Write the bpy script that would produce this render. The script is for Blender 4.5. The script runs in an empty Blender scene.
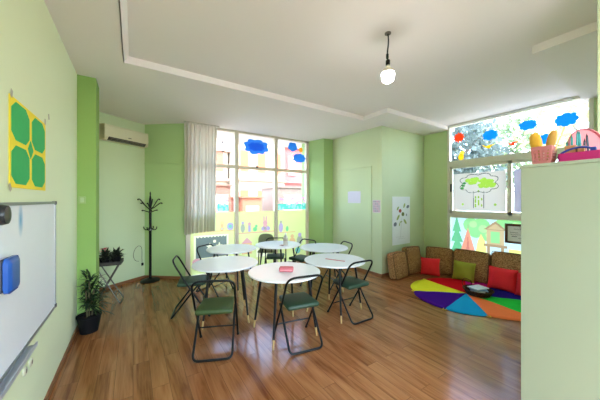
import bpy, bmesh, math, random
from mathutils import Vector, Matrix, Quaternion
random.seed(7)
PI = math.pi
C = bpy.context.scene.collection
TH = math.radians(33.1)
CT, ST = math.cos(TH), math.sin(TH)
EYE = 1.6

def cw(x, z):
    """survey coordinates (metres right of / ahead of the tripod) -> room coordinates"""
    return (x*CT + z*ST, -x*ST + z*CT)
def cdir(x, z):
    X, Y = cw(x, z); l = math.hypot(X, Y); return (X/l, Y/l)

# ------------------------------------------------------------------ materials
MATS = {}
def S(c):
    """sRGB 0-255 -> linear"""
    out = []
    for v in c:
        v /= 255.0
        out.append(v/12.92 if v <= 0.04045 else ((v+0.055)/1.055)**2.4)
    return tuple(out) + (1.0,)
def mat(name, col, rough=0.6, metal=0.0, var=0.06, scale=8.0, bump=0.0, spec=0.5, trans=0.0, coat=0.0):
    """procedural principled material: colour with a soft noise variation, optional bump and translucency"""
    if name in MATS: return MATS[name]
    m = bpy.data.materials.new(name); m.use_nodes = True
    nt = m.node_tree; b = nt.nodes['Principled BSDF']; out = nt.nodes['Material Output']
    base = S(col)
    tc = nt.nodes.new('ShaderNodeTexCoord'); nz = nt.nodes.new('ShaderNodeTexNoise')
    nz.inputs['Scale'].default_value = scale; nz.inputs['Detail'].default_value = 4
    nt.links.new(tc.outputs['Object'], nz.inputs['Vector'])
    mx = nt.nodes.new('ShaderNodeMix'); mx.data_type = 'RGBA'
    mx.inputs['A'].default_value = tuple(max(0, v*(1-var)) for v in base[:3]) + (1,)
    mx.inputs['B'].default_value = tuple(min(1, v*(1+var)) for v in base[:3]) + (1,)
    nt.links.new(nz.outputs['Fac'], mx.inputs['Factor'])
    nt.links.new(mx.outputs['Result'], b.inputs['Base Color'])
    b.inputs['Roughness'].default_value = rough; b.inputs['Metallic'].default_value = metal
    b.inputs['Specular IOR Level'].default_value = spec
    if coat: b.inputs['Coat Weight'].default_value = coat
    if bump:
        bp = nt.nodes.new('ShaderNodeBump'); bp.inputs['Strength'].default_value = bump; bp.inputs['Distance'].default_value = 0.01
        nt.links.new(nz.outputs['Fac'], bp.inputs['Height']); nt.links.new(bp.outputs['Normal'], b.inputs['Normal'])
    if trans:
        tr = nt.nodes.new('ShaderNodeBsdfTranslucent'); nt.links.new(mx.outputs['Result'], tr.inputs['Color'])
        ms = nt.nodes.new('ShaderNodeMixShader'); ms.inputs[0].default_value = trans
        nt.links.new(b.outputs[0], ms.inputs[1]); nt.links.new(tr.outputs[0], ms.inputs[2])
        nt.links.new(ms.outputs[0], out.inputs['Surface'])
    MATS[name] = m
    return m
def glass_mat(name, tint=(0.96, 0.98, 0.98), gloss=0.06):
    m = bpy.data.materials.new(name); m.use_nodes = True; nt = m.node_tree
    nt.nodes.remove(nt.nodes['Principled BSDF']); out = nt.nodes['Material Output']
    t = nt.nodes.new('ShaderNodeBsdfTransparent'); t.inputs[0].default_value = tint + (1,)
    g = nt.nodes.new('ShaderNodeBsdfGlossy'); g.inputs['Roughness'].default_value = 0.03
    ms = nt.nodes.new('ShaderNodeMixShader'); ms.inputs[0].default_value = gloss
    nt.links.new(t.outputs[0], ms.inputs[1]); nt.links.new(g.outputs[0], ms.inputs[2]); nt.links.new(ms.outputs[0], out.inputs['Surface'])
    return m
def floor_mat():
    m = bpy.data.materials.new('laminate'); m.use_nodes = True; nt = m.node_tree; b = nt.nodes['Principled BSDF']; L = nt.links.new
    tc = nt.nodes.new('ShaderNodeTexCoord'); mp = nt.nodes.new('ShaderNodeMapping')
    mp.inputs['Rotation'].default_value = (0, 0, PI/2)
    L(tc.outputs['Object'], mp.inputs['Vector'])
    br = nt.nodes.new('ShaderNodeTexBrick'); L(mp.outputs['Vector'], br.inputs['Vector'])
    br.inputs['Scale'].default_value = 1.0; br.inputs['Brick Width'].default_value = 1.25; br.inputs['Row Height'].default_value = 0.135
    br.inputs['Mortar Size'].default_value = 0.0018; br.inputs['Mortar Smooth'].default_value = 0.2; br.offset = 0.37
    br.inputs['Color1'].default_value = (0, 0, 0, 1); br.inputs['Color2'].default_value = (1, 1, 1, 1); br.inputs['Mortar'].default_value = (0.5, 0.5, 0.5, 1)
    # grain: noise stretched along the planks, shifted plank by plank
    add = nt.nodes.new('ShaderNodeVectorMath'); add.operation = 'ADD'
    sc = nt.nodes.new('ShaderNodeVectorMath'); sc.operation = 'SCALE'; sc.inputs['Scale'].default_value = 7.0
    L(br.outputs['Color'], sc.inputs[0]); L(tc.outputs['Object'], add.inputs[0]); L(sc.outputs[0], add.inputs[1])
    m2 = nt.nodes.new('ShaderNodeMapping'); m2.inputs['Scale'].default_value = (10, 1.1, 1); L(add.outputs[0], m2.inputs['Vector'])
    n1 = nt.nodes.new('ShaderNodeTexNoise'); n1.inputs['Scale'].default_value = 1.0; n1.inputs['Detail'].default_value = 5; n1.inputs['Distortion'].default_value = 0.8
    L(m2.outputs[0], n1.inputs['Vector'])
    m3 = nt.nodes.new('ShaderNodeMapping'); m3.inputs['Scale'].default_value = (90, 4, 1); L(add.outputs[0], m3.inputs['Vector'])
    n2 = nt.nodes.new('ShaderNodeTexNoise'); n2.inputs['Scale'].default_value = 1.0; n2.inputs['Detail'].default_value = 3; L(m3.outputs[0], n2.inputs['Vector'])
    cr = nt.nodes.new('ShaderNodeValToRGB'); e = cr.color_ramp.elements
    e[0].position = 0.30; e[0].color = S((104, 54, 28)); e[1].position = 0.70; e[1].color = S((176, 120, 78))
    k = cr.color_ramp.elements.new(0.47); k.color = S((147, 94, 56))
    mixf = nt.nodes.new('ShaderNodeMath'); mixf.operation = 'MULTIPLY_ADD'; mixf.inputs[1].default_value = 0.28; L(n2.outputs['Fac'], mixf.inputs[0])
    mul = nt.nodes.new('ShaderNodeMath'); mul.operation = 'MULTIPLY'; mul.inputs[1].default_value = 0.72; L(n1.outputs['Fac'], mul.inputs[0]); L(mul.outputs[0], mixf.inputs[2])
    pl = nt.nodes.new('ShaderNodeMath'); pl.operation = 'MULTIPLY_ADD'; pl.inputs[1].default_value = 0.08; L(br.outputs['Color'], pl.inputs[0])
    sh = nt.nodes.new('ShaderNodeMath'); sh.operation = 'SUBTRACT'; sh.inputs[1].default_value = 0.045; L(mixf.outputs[0], sh.inputs[0]); L(sh.outputs[0], pl.inputs[2])
    L(pl.outputs[0], cr.inputs[0])
    dk = nt.nodes.new('ShaderNodeMix'); dk.data_type = 'RGBA'; dk.inputs['B'].default_value = S((104, 66, 40)); L(cr.outputs[0], dk.inputs['A']); L(br.outputs['Fac'], dk.inputs['Factor'])
    L(dk.outputs['Result'], b.inputs['Base Color'])
    b.inputs['Roughness'].default_value = 0.16; b.inputs['Specular IOR Level'].default_value = 0.5
    bp = nt.nodes.new('ShaderNodeBump'); bp.inputs['Strength'].default_value = 0.15; bp.inputs['Distance'].default_value = 0.002; bp.invert = True
    L(br.outputs['Fac'], bp.inputs['Height']); L(bp.outputs['Normal'], b.inputs['Normal'])
    return m
def weave_mat(name, c1, c2):
    m = bpy.data.materials.new(name); m.use_nodes = True; nt = m.node_tree; b = nt.nodes['Principled BSDF']; L = nt.links.new
    tc = nt.nodes.new('ShaderNodeTexCoord'); mp = nt.nodes.new('ShaderNodeMapping'); mp.inputs['Scale'].default_value = (40, 40, 110); L(tc.outputs['Object'], mp.inputs['Vector'])
    n = nt.nodes.new('ShaderNodeTexNoise'); n.inputs['Scale'].default_value = 1.0; n.inputs['Detail'].default_value = 2; L(mp.outputs[0], n.inputs['Vector'])
    cr = nt.nodes.new('ShaderNodeValToRGB'); cr.color_ramp.elements[0].position = 0.36; cr.color_ramp.elements[1].position = 0.64
    cr.color_ramp.elements[0].color = S(c1); cr.color_ramp.elements[1].color = S(c2); L(n.outputs['Fac'], cr.inputs[0]); L(cr.outputs[0], b.inputs['Base Color'])
    b.inputs['Roughness'].default_value = 0.95; b.inputs['Specular IOR Level'].default_value = 0.1
    bp = nt.nodes.new('ShaderNodeBump'); bp.inputs['Strength'].default_value = 0.5; bp.inputs['Distance'].default_value = 0.004
    L(n.outputs['Fac'], bp.inputs['Height']); L(bp.outputs['Normal'], b.inputs['Normal'])
    return m
def emit_mat(name, col, strength):
    m = bpy.data.materials.new(name); m.use_nodes = True; nt = m.node_tree; b = nt.nodes['Principled BSDF']
    b.inputs['Emission Color'].default_value = col + (1,); b.inputs['Emission Strength'].default_value = strength
    return m

# ------------------------------------------------------------------ mesh builder
def catmull(pts, n=6, closed=False):
    P = [Vector(p) for p in pts]; out = []; N = len(P)
    rng = range(N) if closed else range(N-1)
    for i in rng:
        p0 = P[(i-1) % N] if (closed or i > 0) else P[0]*2-P[1]
        p1 = P[i]; p2 = P[(i+1) % N]; p3 = P[(i+2) % N] if (closed or i+2 < N) else P[-1]*2-P[-2]
        for k in range(n):
            t = k/n
            out.append(0.5*((2*p1)+(p2-p0)*t+(2*p0-5*p1+4*p2-p3)*t*t+(3*p1-p0-3*p2+p3)*t**3))
    if not closed: out.append(P[-1])
    return out
def round_path(pts, r, n=5):
    """polyline with its inner corners rounded by radius r"""
    P = [Vector(p) for p in pts]; out = [P[0]]
    for i in range(1, len(P)-1):
        a, b, c = P[i-1], P[i], P[i+1]
        d1 = (a-b); d2 = (c-b); rr = min(r, d1.length*0.49, d2.length*0.49)
        s = b+d1.normalized()*rr; e = b+d2.normalized()*rr
        for k in range(n+1):
            t = k/n
            out.append(s*(1-t)**2+b*2*t*(1-t)+e*t*t)
    out.append(P[-1]); return out

class MB:
    def __init__(self): self.bm = bmesh.new(); self.mi = 0
    def _v(self, p): return self.bm.verts.new(p)
    def face(self, vs, mi=None):
        try:
            f = self.bm.faces.new(vs); f.material_index = self.mi if mi is None else mi; return f
        except ValueError: return None
    def box(self, a, b, mi=0, M=None, bevel=0.0, seg=2):
        b2 = bmesh.new(); bmesh.ops.create_cube(b2, size=1.0)
        c = [(a[i]+b[i])/2 for i in range(3)]; s = [abs(b[i]-a[i]) for i in range(3)]
        for v in b2.verts: v.co = Vector((v.co.x*s[0]+c[0], v.co.y*s[1]+c[1], v.co.z*s[2]+c[2]))
        if bevel: bmesh.ops.bevel(b2, geom=list(b2.edges), offset=bevel, segments=seg, profile=0.5, affect='EDGES')
        self._merge(b2, mi, M); return self
    def _merge(self, b2, mi, M=None):
        mp = {}
        for v in b2.verts: mp[v] = self.bm.verts.new((M @ v.co) if M else v.co)
        for f in b2.faces:
            g = self.bm.faces.new([mp[v] for v in f.verts]); g.material_index = mi
        b2.free()
    def prism(self, poly, z0, z1, mi=0, M=None):
        f = lambda x, y, z: (M @ Vector((x, y, z))) if M else Vector((x, y, z))
        A = [self._v(f(x, y, z0)) for x, y in poly]; B = [self._v(f(x, y, z1)) for x, y in poly]; n = len(poly)
        self.face(A[::-1], mi); self.face(B, mi)
        for i in range(n): self.face([A[i], A[(i+1) % n], B[(i+1) % n], B[i]], mi)
        return self
    def flat(self, poly, z, mi):
        self.face([self._v((x, y, z)) for x, y in poly], mi); return self
    def lathe(self, prof, n=24, mi=0, M=None, cap=True, sx=1.0, sy=1.0):
        f = lambda p: (M @ Vector(p)) if M else Vector(p)
        rings = []
        for r, z in prof:
            rings.append([self._v(f((r*sx*math.cos(2*PI*k/n), r*sy*math.sin(2*PI*k/n), z))) for k in range(n)])
        for a, b in zip(rings, rings[1:]):
            for k in range(n): self.face([a[k], a[(k+1) % n], b[(k+1) % n], b[k]], mi)
        if cap: self.face(rings[0][::-1], mi); self.face(rings[-1], mi)
        return self
    def tube(self, pts, r, n=8, mi=0, closed=False, r_end=None):
        P = [Vector(p) for p in pts]; N = len(P)
        T = []
        for i in range(N):
            if closed: d = P[(i+1) % N]-P[i-1]
            else: d = P[min(i+1, N-1)]-P[max(i-1, 0)]
            T.append(d.normalized())
        up = Vector((0, 0, 1)) if abs(T[0].z) < 0.9 else Vector((1, 0, 0))
        nrm = (up-T[0]*up.dot(T[0])).normalized(); rings = []
        for i in range(N):
            if i:
                q = T[i-1].rotation_difference(T[i]); nrm = q @ nrm
                nrm = (nrm-T[i]*nrm.dot(T[i])).normalized()
            bi = T[i].cross(nrm); rr = r if r_end is None else r+(r_end-r)*i/(N-1)
            rings.append([self._v(P[i]+(nrm*math.cos(2*PI*k/n)+bi*math.sin(2*PI*k/n))*rr) for k in range(n)])
        pairs = list(zip(rings, rings[1:]))
        if closed: pairs.append((rings[-1], rings[0]))
        for a, b in pairs:
            for k in range(n): self.face([a[k], a[(k+1) % n], b[(k+1) % n], b[k]], mi)
        if not closed: self.face(rings[0][::-1], mi); self.face(rings[-1], mi)
        return self
    def build(self, name, mats, parent=None, smooth=False, off=None, loc=None):
        if not isinstance(mats, (list, tuple)): mats = [mats]
        if off is not None:
            for v in self.bm.verts: v.co -= Vector(off)
        bmesh.ops.recalc_face_normals(self.bm, faces=self.bm.faces)
        me = bpy.data.meshes.new(name); self.bm.to_mesh(me); self.bm.free()
        for m in mats: me.materials.append(m)
        if smooth:
            me.polygons.foreach_set('use_smooth', [True]*len(me.polygons))
            try: me.set_sharp_from_angle(angle=math.radians(40))
            except Exception: pass
        o = bpy.data.objects.new(name, me); C.objects.link(o)
        if parent is not None: o.parent = parent
        if loc is not None: o.location = loc
        return o
def tag(o, label=None, cat=None, group=None, kind=None):
    if label: o['label'] = label
    if cat: o['category'] = cat
    if group: o['group'] = group
    if kind: o['kind'] = kind
    return o
def thing(name, label, cat, loc=(0, 0, 0), rotz=0.0, group=None, kind=None, M=None):
    o = bpy.data.objects.new(name, None); C.objects.link(o); o.empty_display_size = 0.1
    if M is not None: o.matrix_world = M
    else: o.location = loc; o.rotation_euler = (0, 0, rotz)
    return tag(o, label, cat, group, kind)
def dup(root, loc, rotz, label, group=None):
    r = root.copy(); C.objects.link(r); r.location = loc; r.rotation_euler = (0, 0, rotz); r['label'] = label
    if group: r['group'] = group
    for ch in list(root.children):
        c = ch.copy(); C.objects.link(c); c.parent = r
        for g in list(ch.children):
            d = g.copy(); C.objects.link(d); d.parent = c
    return r
def struct(o, label=None, cat=None):
    o['kind'] = 'structure'
    if label: o['label'] = label
    if cat: o['category'] = cat
    return o
def wall_frame(o, ux):
    """matrix whose local x runs along the wall, y up, z into the room"""
    ux = Vector(ux).normalized(); uz = Vector((0, 0, 1)); n = ux.cross(uz)
    M = Matrix.Identity(4)
    for i, c in enumerate((ux, uz, n)):
        for j in range(3): M[j][i] = c[j]
    M.translation = Vector(o); return M
def circ(cx, cy, r, n=20, ry=None, a0=0.0):
    ry = r if ry is None else ry
    return [(cx+r*math.cos(a0+2*PI*k/n), cy+ry*math.sin(a0+2*PI*k/n)) for k in range(n)]
def rect(x0, y0, x1, y1): return [(x0, y0), (x1, y0), (x1, y1), (x0, y1)]
def cloud(w, h, n=60, bumps=8, seed=0):
    """outline of a puffy cut-out cloud"""
    rnd = random.Random(seed); ph = rnd.random()*6; out = []; amp = [rnd.uniform(0.7, 1.15) for _ in range(bumps+1)]
    for k in range(n):
        a = 2*PI*k/n; q = (bumps*a/(2*PI)+ph) % bumps
        r = 0.80+0.22*amp[int(q)]*math.sin(PI*(q % 1))**0.7
        ca, sa = math.cos(a), math.sin(a)
        out.append((w/2*r*math.copysign(abs(ca)**0.85, ca), h/2*r*math.copysign(abs(sa)**0.8, sa)))
    return out
class Sheet:
    """thin printed sheet: a fine grid whose cells take the material of the picture drawn there (one layer, so backlight passes once)"""
    def __init__(self, w, h, cell, base=0): self.w, self.h, self.cell, self.base, self.p = w, h, cell, base, []
    def flat(self, poly, z, mi):
        xs = [q[0] for q in poly]; ys = [q[1] for q in poly]; self.p.append((z, len(self.p), poly, mi, min(xs), max(xs), min(ys), max(ys))); return self
    def line(self, pts, wd, mi, z=0.009):
        for a, b in zip(pts, pts[1:]):
            d = Vector((b[0]-a[0], b[1]-a[1])); l = d.length
            if l < 1e-6: continue
            n = Vector((-d.y, d.x))/l*wd/2; e = d/l*wd*0.3
            self.flat([(a[0]-e.x+n.x, a[1]-e.y+n.y), (b[0]+e.x+n.x, b[1]+e.y+n.y), (b[0]+e.x-n.x, b[1]+e.y-n.y), (a[0]-e.x-n.x, a[1]-e.y-n.y)], z, mi)
    def pick(self, x, y):
        for z, k, poly, mi, x0, x1, y0, y1 in self.p:
            if x < x0 or x > x1 or y < y0 or y > y1: continue
            ins = False; n = len(poly); j = n-1
            for i in range(n):
                xi, yi = poly[i]; xj, yj = poly[j]
                if (yi > y) != (yj > y) and x < (xj-xi)*(y-yi)/(yj-yi)+xi: ins = not ins
                j = i
            if ins: return mi
        return self.base
    def build(self, name, mats):
        self.p.sort(key=lambda q: (-q[0], -q[1])); nx, ny = max(1, round(self.w/self.cell)), max(1, round(self.h/self.cell)); m = MB(); V = {}
        def v(i, j):
            if (i, j) not in V: V[(i, j)] = m._v((self.w*i/nx, self.h*j/ny, 0))
            return V[(i, j)]
        for j in range(ny):
            for i in range(nx):
                mi = self.pick(self.w*(i+0.5)/nx, self.h*(j+0.5)/ny)
                if mi is not None: m.face([v(i, j), v(i+1, j), v(i+1, j+1), v(i, j+1)], mi)
        return m.build(name, mats)

# ------------------------------------------------------------------ palette
pale = mat('paint_pale_green', (224, 232, 196), 0.75, var=0.03, scale=1.5, bump=0.02)
light = mat('paint_light_green', (203, 216, 178), 0.75, var=0.03, scale=1.5, bump=0.02)
green = mat('paint_green', (176, 204, 144), 0.7, var=0.04, scale=1.5, bump=0.02)
deep = mat('paint_deep_green', (140, 174, 92), 0.7, var=0.05, scale=1.5, bump=0.02)
ceilm = mat('ceiling_paint', (236, 228, 224), 0.85, var=0.02, scale=1.2, bump=0.02)
white = mat('white_plastic', (236, 236, 232), 0.35, var=0.02)
wood_trim = mat('skirting_wood', (140, 92, 56), 0.45, var=0.15, scale=20)
alu = mat('window_aluminium', (214, 204, 186), 0.5, var=0.03)
alu_pale = mat('window_aluminium_pale', (226, 224, 204), 0.5, var=0.03)
black = mat('black_metal', (13, 14, 15), 0.4, var=0.1, spec=0.3)
seat_green = mat('seat_vinyl', (36, 62, 44), 0.5, var=0.12, scale=25, bump=0.05)
seat_olive = mat('seat_olive', (52, 72, 30), 0.55, var=0.12, scale=25, bump=0.05)
glass = glass_mat('window_glass')

# ------------------------------------------------------------------ room shell
SOF, TOP = 3.15, 3.235
fl = MB().box((-0.75, -2.2, -0.12), (6.1, 6.5, 0.0)).build('floor', floor_mat()); struct(fl)
c = MB()
c.box((-0.75, -2.2, TOP), (6.1, 6.5, TOP+0.25))
c.box((-0.75, -2.2, SOF), (-0.086, 6.5, TOP)); c.box((-0.086, 3.5, SOF), (3.77, 6.5, TOP))
c.box((3.77, 2.95, SOF), (6.1, 6.5, TOP)); c.box((3.55, -2.2, SOF), (6.1, 0.93, TOP))
c.prism([(0.0, 0.0), (0.045, TOP-SOF+0.001), (-0.01, TOP-SOF+0.001), (-0.01, 0.0)], -2.2, 3.5, M=Matrix(((1, 0, 0, -0.086), (0, 0, 1, 0), (0, 1, 0, SOF), (0, 0, 0, 1))))
struct(c.build('ceiling', ceilm))
def wall(name, p, q, m, e0=0.0, e1=0.0, z0=-0.02, z1=SOF+0.02, t=0.15):
    """slab whose room face runs from p to q; the room lies to the right of p->q"""
    p = Vector(p).to_3d(); q = Vector(q).to_3d(); d = (q-p).normalized(); n = Vector((-d.y, d.x, 0))
    a = p-d*e0; b = q+d*e1
    o = MB().prism([(v.x, v.y) for v in (a, b, b+n*t, a+n*t)], z0, z1).build(name, m)
    return struct(o)
ZT = TOP+0.02
wall('wall_left', (-0.58, -2.0), (-0.58, 5.63), pale, 0.1, 0.1, z1=ZT)
pr = MB().prism([(-0.60, 4.15), (-0.395, 4.15), (-0.395, 4.5), (-0.60, 4.5)], -0.02, SOF+0.02).build('wall_left_pier', deep); struct(pr)
B_, C_ = (0.2, 6.15), (0.88, 5.6)
wall('wall_back_left', (-0.58, 5.63), B_, light, 0.1, 0.05)
wall('wall_back', B_, C_, green, 0.05, 0.0)
pp = MB().prism([(3.9, 5.55), (4.03, 5.08), (4.3, 5.05), (4.5, 5.05), (4.5, 5.9), (3.9, 5.9)], -0.02, SOF+0.02).build('wall_back_pier', mat('paint_green_darkened', (156, 188, 124), 0.72, var=0.04, scale=1.5)); struct(pp)  # green paint darkened here to offset the window light falling on the pier
W3a, W3b = (4.3, 5.06), (4.34, 3.54)
soft = mat('paint_light_green_shaded', (195, 208, 168), 0.75, var=0.03, scale=1.5, bump=0.02)  # the light green paint again, darkened to tone down the light on two walls
wall('wall_back_right', W3a, W3b, soft)
wall('wall_right_return', (4.341, 3.54), (5.88, 3.54), soft, 0, 0.1)
wall('wall_right', (5.88, 3.54), (5.88, 2.975), mat('paint_mid_green', (198, 220, 164), 0.72, var=0.03, scale=1.5), 0.1, 0.0, z1=ZT)
wall('wall_right_corner', (5.88, 0.82), (5.88, 0.384), light, 0, 0.1, z1=ZT)
wall('wall_right_near', (5.88, 0.384), (2.871, 0.384), light, 0.1, 0, z1=ZT)
wall('wall_near_side', (2.87, 0.383), (2.87, -2.0), light, 0, 0.1, z1=ZT)
# rear wall, behind the camera, with a wide opening added to let in more daylight
o = MB(); o.box((-0.7, -2.15, -0.02), (3.0, -2.0, 0.35)); o.box((-0.7, -2.15, 3.0), (3.0, -2.0, ZT)); o.box((-0.7, -2.15, 0.35), (-0.45, -2.0, 3.0)); o.box((2.75, -2.15, 0.35), (3.0, -2.0, 3.0))
struct(o.build('wall_rear', pale))
# skirting
def skirt(name, p, q):
    p = Vector(p).to_3d(); q = Vector(q).to_3d(); d = (q-p).normalized(); n = Vector((d.y, -d.x, 0))*0.012
    struct(MB().prism([(v.x, v.y) for v in (p, q, q+n, p+n)], 0.0, 0.055).build(name, wood_trim))
skirt('baseboard_left', (-0.58, -2.0), (-0.58, 4.15)); skirt('baseboard_left_pier', (-0.58, 4.15), (-0.395, 4.15))
skirt('baseboard_back_left', (-0.58, 5.63), B_); skirt('baseboard_back', B_, C_)
skirt('baseboard_back_pier', (4.03, 5.08), (4.3, 5.05)); skirt('baseboard_back_right', W3a, W3b); skirt('baseboard_right_return', (4.34, 3.54), (5.88, 3.54)); skirt('baseboard_right', (5.88, 3.54), (5.88, 2.975))
# thin panel battens in the wall colour
def batten(name, p, q, z, m, h=0.012):
    p = Vector(p).to_3d(); q = Vector(q).to_3d(); d = (q-p).normalized(); n = Vector((d.y, -d.x, 0))*0.014
    struct(MB().prism([(v.x, v.y) for v in (p, q, q+n, p+n)], z, z+h).build(name, m))
batten('trim_1', B_, C_, 2.34, green); batten('trim_2', (4.301, 5.04), (4.333, 3.8), 2.33, soft)
batten('trim_3', (4.3323, 3.812), (4.333, 3.8), 0.06, soft, 2.28)

# ------------------------------------------------------------------ windows
def window_x(name, x_list, y, z0, z_tr, z1, m):
    """glazed wall in the plane Y = y"""
    r = thing(name, None, None, (x_list[0], y, 0)); r['kind'] = 'structure'
    off = (x_list[0], y, 0); d = 0.04; w = 0.042
    f = MB()
    f.box((x_list[0]-w, y-d, z0), (x_list[0]+w, y+d, z1)); f.box((x_list[-1]-w, y-d, z0), (x_list[-1]+w, y+d, z1))
    f.box((x_list[0]-w, y-d, z1-0.045), (x_list[-1]+w, y+d, z1+0.03)); f.box((x_list[0]-w, y-d, z0-0.01), (x_list[-1]+w, y+d, z0+0.05))
    f.build('frame', m, r, off=off)
    for x in x_list[1:-1]: MB().box((x-w, y-d-0.005, z0+0.05), (x+w, y+d, z1-0.045)).build('mullion', m, r, off=off)
    MB().box((x_list[0]+w, y-d+0.004, z_tr-0.035), (x_list[-1]-w, y+d, z_tr+0.035)).build('transom', m, r, off=off)
    for a, b in zip(x_list, x_list[1:]):
        for za, zb in ((z0+0.05, z_tr-0.035), (z_tr+0.035, z1-0.045)):
            MB().box((a+w-0.004, y+0.01, za-0.004), (b-w+0.004, y+0.016, zb+0.004)).build('pane', glass, r, off=off)
    return r
XL = [0.93, 1.94, 2.93, 3.87]
w1 = window_x('window_1', XL, 5.6, 0.0, 2.34, SOF, alu)
MB().box((2.40, 5.535, 2.345), (2.44, 5.565, 2.40), bevel=0.005).build('latch', black, w1, off=(XL[0], 5.6, 0))
# right window in the plane X = 5.88 (local x runs towards the camera side)
YA, YB = 2.975, 0.82
def window_right():
    off = (5.88, YA, 0); r = thing('window_2', None, None, off); r['kind'] = 'structure'; x0, x1 = 5.84, 5.93
    f = MB(); f.box((x0, YA-0.05, 0), (x1, YA, TOP)); f.box((x0, YB, 0), (x1, YB+0.05, TOP)); f.box((x0, YB, TOP-0.05), (x1, YA, TOP+0.02)); f.box((x0, YB, 0), (x1, YA, 0.06))
    f.build('frame', alu_pale, r, off=off)
    MB().box((x0-0.01, YB+0.05, 2.335), (x1, YA-0.05, 2.45)).build('transom', alu_pale, r, off=off)
    MB().box((x0-0.01, YB+0.05, 1.225), (x1, YA-0.05, 1.31)).build('transom', alu_pale, r, off=off)
    def pane(a, b, z0, z1, par, x=5.895): return MB().box((x, b, z0), (x+0.006, a, z1)).build('pane', glass, par, off=off)
    pane(YA-0.046, YB+0.046, 2.446, TOP-0.046, r); pane(YA-0.046, YB+0.046, 0.056, 1.229, r)
    ymid = 1.86
    for a, b, x in ((YA-0.05, ymid-0.03, 5.855), (ymid+0.03, YB+0.05, 5.89)):
        s = MB(); t = 0.055
        s.box((x, a-t, 1.31), (x+0.03, a, 2.335)); s.box((x, b, 1.31), (x+0.03, b+t, 2.335)); s.box((x, b, 1.31), (x+0.03, a, 1.31+t)); s.box((x, b, 2.335-t), (x+0.03, a, 2.335))
        so = s.build('sliding_sash', alu_pale, r, off=off); pane(a-t+0.003, b+t-0.003, 1.31+t-0.003, 2.335-t+0.003, so, x+0.012)
    MB().box((5.835, YA-0.093, 1.78), (5.856, YA-0.063, 1.95), bevel=0.006).build('handle', black, r, off=off)
    return r
window_right()
bl = MB().box((5.815, 1.04, 3.198), (5.838, YA-0.01, 3.228), bevel=0.006).build('daylight_strip_rail', white); tag(bl, 'white rail standing in for the bright daylight strip along the head of the right window', 'rail')  # white rail stands in for a bright line of daylight at the window head
# unseen rear window, added behind the camera to brighten the room
r3 = thing('window_added_rear', None, None, (-0.45, -2.07, 0.35)); r3['kind'] = 'structure'
f = MB(); f.box((0, -0.03, 0), (0.05, 0.03, 2.65)); f.box((3.15, -0.03, 0), (3.2, 0.03, 2.65)); f.box((1.575, -0.03, 0.05), (1.625, 0.03, 2.6)); f.box((0.05, -0.03, 0), (3.15, 0.03, 0.05)); f.box((0.05, -0.03, 2.6), (3.15, 0.03, 2.65)); f.build('frame', alu, r3)
for a, b in ((0.05, 1.575), (1.625, 3.15)): MB().box((a, -0.003, 0.05), (b, 0.003, 2.6)).build('pane', glass, r3)

# ------------------------------------------------------------------ window films and stickers
TR = 0.38
film = mat('film_lime', (212, 220, 144), 0.5, trans=TR, var=0.04, scale=2)
film_l = mat('film_cream', (236, 234, 190), 0.5, trans=TR)
chalk = mat('film_slate', (112, 126, 116), 0.6, trans=0.3)
peach = mat('film_peach', (216, 176, 122), 0.5, trans=TR)
pinkp = mat('film_pink', (210, 156, 152), 0.5, trans=TR)
lilac = mat('film_lilac', (172, 156, 186), 0.5, trans=TR)
teal = mat('film_teal', (116, 186, 164), 0.5, trans=TR)
mint = mat('film_mint', (110, 192, 124), 0.5, trans=TR)
greyf = mat('film_grey', (160, 165, 140), 0.5, trans=TR)
blue_s = mat('sticker_blue', (76, 174, 250), 0.5, trans=0.5, var=0.15, scale=30)
sky_s = mat('sticker_sky_blue', (30, 175, 240), 0.5, trans=0.6, var=0.1, scale=30)
orange_s = mat('sticker_orange', (245, 110, 50), 0.5, trans=0.6)
yellow_s = mat('sticker_yellow', (250, 215, 60), 0.5, trans=0.6)
sun_s = mat('sticker_sun', (250, 200, 90), 0.5, trans=0.6)
FM = [film, film_l, chalk, peach, pinkp, lilac, teal, mint, greyf, white]
YF = 5.604
def film_panel(x0, x1, label, draw):
    m = Sheet(x1-x0, 1.28, 0.01)
    draw(m, x1-x0)
    o = m.build('window_film', FM); o.matrix_world = wall_frame((x0, YF, 0.055), (1, 0, 0))
    return tag(o, label, 'window film', 'lime window films with children\'s pictures')
Z = lambda k: 0.0018+0.0004*k
def bunny(m, x, y, s, mi):
    m.flat(circ(x, y+0.06*s, 0.075*s, 18, 0.08*s), Z(1), mi); m.flat(circ(x, y+0.18*s, 0.06*s, 18), Z(2), mi)
    m.flat(circ(x-0.03*s, y+0.28*s, 0.018*s, 12, 0.07*s), Z(1), mi); m.flat(circ(x+0.03*s, y+0.28*s, 0.018*s, 12, 0.07*s), Z(1), mi)
    m.flat(circ(x, y+0.06*s, 0.04*s, 14), Z(3), 9)
def d1(m, w):
    m.flat(rect(0.0, 0.86, w, 0.885), Z(0), 3)
    m.flat(rect(0.08, 0.30, 0.80, 0.80), Z(0), 1); m.flat(rect(0.12, 0.33, 0.76, 0.77), Z(1), 2)
    for k in range(9): m.flat(circ(0.16+0.07*k, 0.775, 0.026, 10), Z(2), 1)
    for x in (0.40, 0.60):                                  # two little figures chalked on the board
        m.flat([(x+0.085*(1 if i % 2 == 0 else 0.42)*math.sin(PI*i/5), 0.555+0.085*(1 if i % 2 == 0 else 0.42)*math.cos(PI*i/5)) for i in range(10)], Z(2), 1)
    m.flat(circ(0.50, 0.66, 0.03), Z(2), 1)
    m.flat(circ(0.14, 0.26, 0.09, 18, 0.07), Z(3), 4); m.flat(circ(0.24, 0.24, 0.05), Z(3), 9)
    bunny(m, 0.66, 0.885, 0.55, 3); m.flat(circ(0.84, 0.96, 0.075, 20, 0.085), Z(1), 5); m.flat(circ(0.84, 0.96, 0.04), Z(2), 6)
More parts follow.
